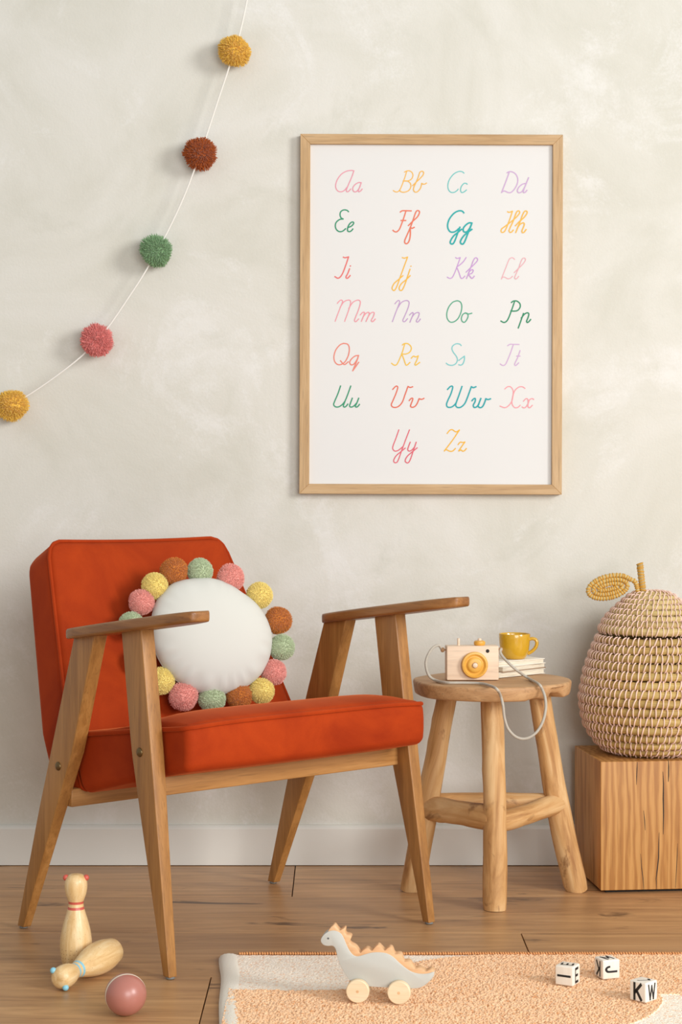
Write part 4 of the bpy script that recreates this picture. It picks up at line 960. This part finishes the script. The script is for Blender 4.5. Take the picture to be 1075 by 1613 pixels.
def letter_cube(u, v, yaw, front, side, top, side_right, label):
    p = px_floor(u, v, TOPZ)                      # nearest bottom corner
    rot = Matrix.Rotation(yaw, 3, 'Z')
    corner = rot @ Vector((CS if side_right else -CS, -CS, 0))
    o = empty('letter_cube', (p.x - corner.x, p.y - corner.y, TOPZ), label, 'letter cube', 'letter cubes on the rug', yaw)
    rbox((CS, CS, CS), 0.0022, (1, 1, 1), 3, off=(0, 0, CS)).build('block', M['cube_wood'], o)
    letter(o, front[0], Vector((0, -CS - EPS, CS)), X_, Z_, *front[1:])
    if side_right: letter(o, side[0], Vector((CS + EPS, 0, CS)), Y_, Z_, *side[1:])
    else: letter(o, side[0], Vector((-CS - EPS, 0, CS)), -Y_, Z_, *side[1:])
    letter(o, top[0], Vector((0, 0, 2 * CS + EPS)), X_, Y_, 0.017, *top[1:])
letter_cube(903.2, 1554.6, R(-29), ('I', 0.0175, 90, 0.7, 0.27), ('E', 0.0200, 0, 0.72, 0.19), ('E', 100, 0.8, 0.18), True, 'white wooden letter cube showing a lying I and an E')
letter_cube(950.2, 1543.6, R(18.6), ('J', 0.0180, -90, 0.8, 0.22), ('K', 0.0200, 180, 0.75, 0.22), ('M', 15, 0.85, 0.19), False, 'white wooden letter cube showing a lying J, farthest back of three')
letter_cube(1018, 1580.8, R(-45), ('K', 0.0215, 0, 0.75, 0.24), ('W', 0.0205, 0, 0.85, 0.17), ('L', 140, 0.6, 0.2), True, 'white wooden letter cube showing K and W beside each other')

# ------------------------------------------------------------------ skittles and ball
def mat_pin(name, band, dots):
    t = NT(name); tcn = t.new('ShaderNodeTexCoord'); v = t.coord(scale=(1, 1, 0.08))
    f = t.noise(v, 110, 4, 0.6, 0.4)
    c = t.ramp(f, [(0.28, lin((214, 170, 108))), (0.5, lin((230, 194, 138))), (0.72, lin((240, 212, 164)))])
    sx = t.new('ShaderNodeSeparateXYZ'); t.link(tcn.outputs['Object'], sx.inputs[0])
    st_ = [(0, (0, 0, 0))]
    L = 0.152
    for z in band: st_ += [(z - 0.0135, (0, 0, 0)), (z - 0.0130, (1, 1, 1)), (z + 0.0130, (1, 1, 1)), (z + 0.0135, (0, 0, 0))]
    mr = t.new('ShaderNodeMath', operation='DIVIDE'); mr.inputs[1].default_value = L; t.link(sx.outputs['Z'], mr.inputs[0])
    msk = t.ramp(mr.outputs[0], st_)
    c = t.mix(msk, c, lin(dots[0]))
    fl = t.noise(t.coord(), 600, 1); c = t.mix(t.ramp(fl, [(0.68, (0, 0, 0)), (0.74, (0.6, 0.6, 0.6))]), c, lin((176, 120, 62)))
    t.base(c); t.set(Roughness=0.42, Coat_Weight=0.25, Coat_Roughness=0.25); return t.m
PK = 0.152 / 143.0
ppf = [(0.5, 0), (17.5, 0), (19.2, 1), (20.3, 6), (23.0, 18), (24.2, 31), (23.8, 44), (21.6, 58), (18.4, 71), (15.0, 82), (12.4, 91), (11.5, 97), (11.6, 101), (13.2, 106), (15.6, 113), (17.0, 121), (17.1, 128), (16.0, 134), (13.2, 139), (8.5, 142.2), (3.5, 143), (0.3, 143.1)]
def pin_prof():
    P = catmull([(r, z, 0) for r, z in ppf], 3); return [(max(0.0003, p.x * PK), p.y * PK) for p in P]
def skittle(label, paint, matname, ear_a, loc, basis=None):
    root = empty('skittle', loc, label, 'skittle', 'bear skittles')
    if basis is not None: root.rotation_euler = basis.to_euler()
    mt = mat_pin(matname, (0.640, 0.700), (paint, paint))
    b = lathe(pin_prof(), 40).build('body', mt, root, angle=60)
    ear_m = plain(matname + '_ear', paint, 0.4, 0.05)
    for s_ in (-1, 1):
        a = ear_a + s_ * R(90)
        bm = bmesh.new(); bmesh.ops.create_uvsphere(bm, u_segments=16, v_segments=10, radius=0.0050)
        me = bpy.data.meshes.new('ear'); bm.to_mesh(me); bm.free(); me.materials.append(ear_m); me.shade_smooth()
        link('ear', me, root, (math.cos(a) * 0.0162, math.sin(a) * 0.0162, 137 * PK))
    return root
DOT = plain('burnt_dot', (134, 80, 34), 0.6)
p1 = px_floor(119, 1527)
sk = skittle('standing wooden bear skittle with red ears and red neck stripes', (206, 92, 76), 'skittle_red', R(-90), (p1.x, p1.y + 0.006, 0.0006))
g = MB(); rs = random.Random(2)
def pr_(z): 
    return lerp(z, [(z_, r_) for r_, z_ in ppf])
for row in range(5):
    zz = 6 + row * 6.4; cnt = 26 if row < 4 else 18
    for k in range(cnt):
        a = 2 * math.pi * (k + 0.5 * (row % 2)) / cnt; r = pr_(zz) + 0.12
        p = Vector((r * math.cos(a), r * math.sin(a), zz)) * PK; nr = Vector((math.cos(a), math.sin(a), 0)); tu = Vector((-math.sin(a), math.cos(a), 0))
        V = [p + nr * 0.0001 + (tu * math.cos(q) + Z_ * math.sin(q)) * 0.00062 for q in [2 * math.pi * j / 6 for j in range(6)]]
        g.add(V, [tuple(range(6))])
o = g.build('burnt_dots', DOT, sk, smooth=False); o['kind'] = 'stuff'
rad_b = 24.2 * PK; hd = px_floor(102.0, 1540, 0.017); bs = px_floor(187, 1497, 0.026)
ax = Vector((bs.x - hd.x, bs.y - hd.y, 0)); ang = math.atan2(-(ax.y), -(ax.x))      # axis from base to head
# lies on belly and head: tilt so that both touch the floor
za = Vector((math.cos(ang), math.sin(ang), -(24.2 - 17.1) / 92.0)).normalized()
eu = Vector((-math.sin(ang), math.cos(ang), 0)); ev = za.cross(eu)
xa = Vector((-0.72, 0, 0.69)); xa = (xa - za * xa.dot(za)).normalized(); ya = za.cross(xa)
Bm = Matrix((xa, ya, za)).transposed()
head_c = Vector((hd.x, hd.y, 0.0192)); root_p = head_c - za * 124 * PK
skittle('fallen wooden bear skittle with light blue ears and neck stripes', (140, 200, 218), 'skittle_blue', R(90), root_p, Bm)

BR_ = 0.0307; bp_ = Vector(((198 - PXC) / FPX * 2.70, 2.70, 0))
ball = empty('ball', (bp_.x, bp_.y, 0), 'dusty pink wooden ball with a cream stripe on the floor', 'ball')
bdir = Vector((0.28, -0.95, 0.02)).normalized(); q_ = bdir.to_track_quat('Z', 'Y').to_matrix().to_4x4()
XB = Matrix.Translation((0, 0, BR_)) @ q_
def zone(a0, a1, r, n=14): return [(max(0.0002, r * math.sin(R(a))), r * math.cos(R(a))) for a in [a0 + (a1 - a0) * i / n for i in range(n + 1)]]
M['rose'] = plain('dusty_rose_paint', (178, 114, 100), 0.38, 0.02, 40, Coat_Weight=0.3, Coat_Roughness=0.25); M['cream_paint'] = plain('cream_paint', (238, 224, 200), 0.5, 0.03)
lathe(list(reversed(zone(0, 79, BR_))), 56, xf=XB).build('painted_cap', M['rose'], ball, angle=60)
lathe(list(reversed(zone(79, 87, BR_ * 0.999, 4))), 56, xf=XB).build('stripe', M['cream_paint'], ball, angle=60)
lathe(list(reversed(zone(87, 180, BR_))), 56, xf=XB).build('painted_cap', M['rose'], ball, angle=60)
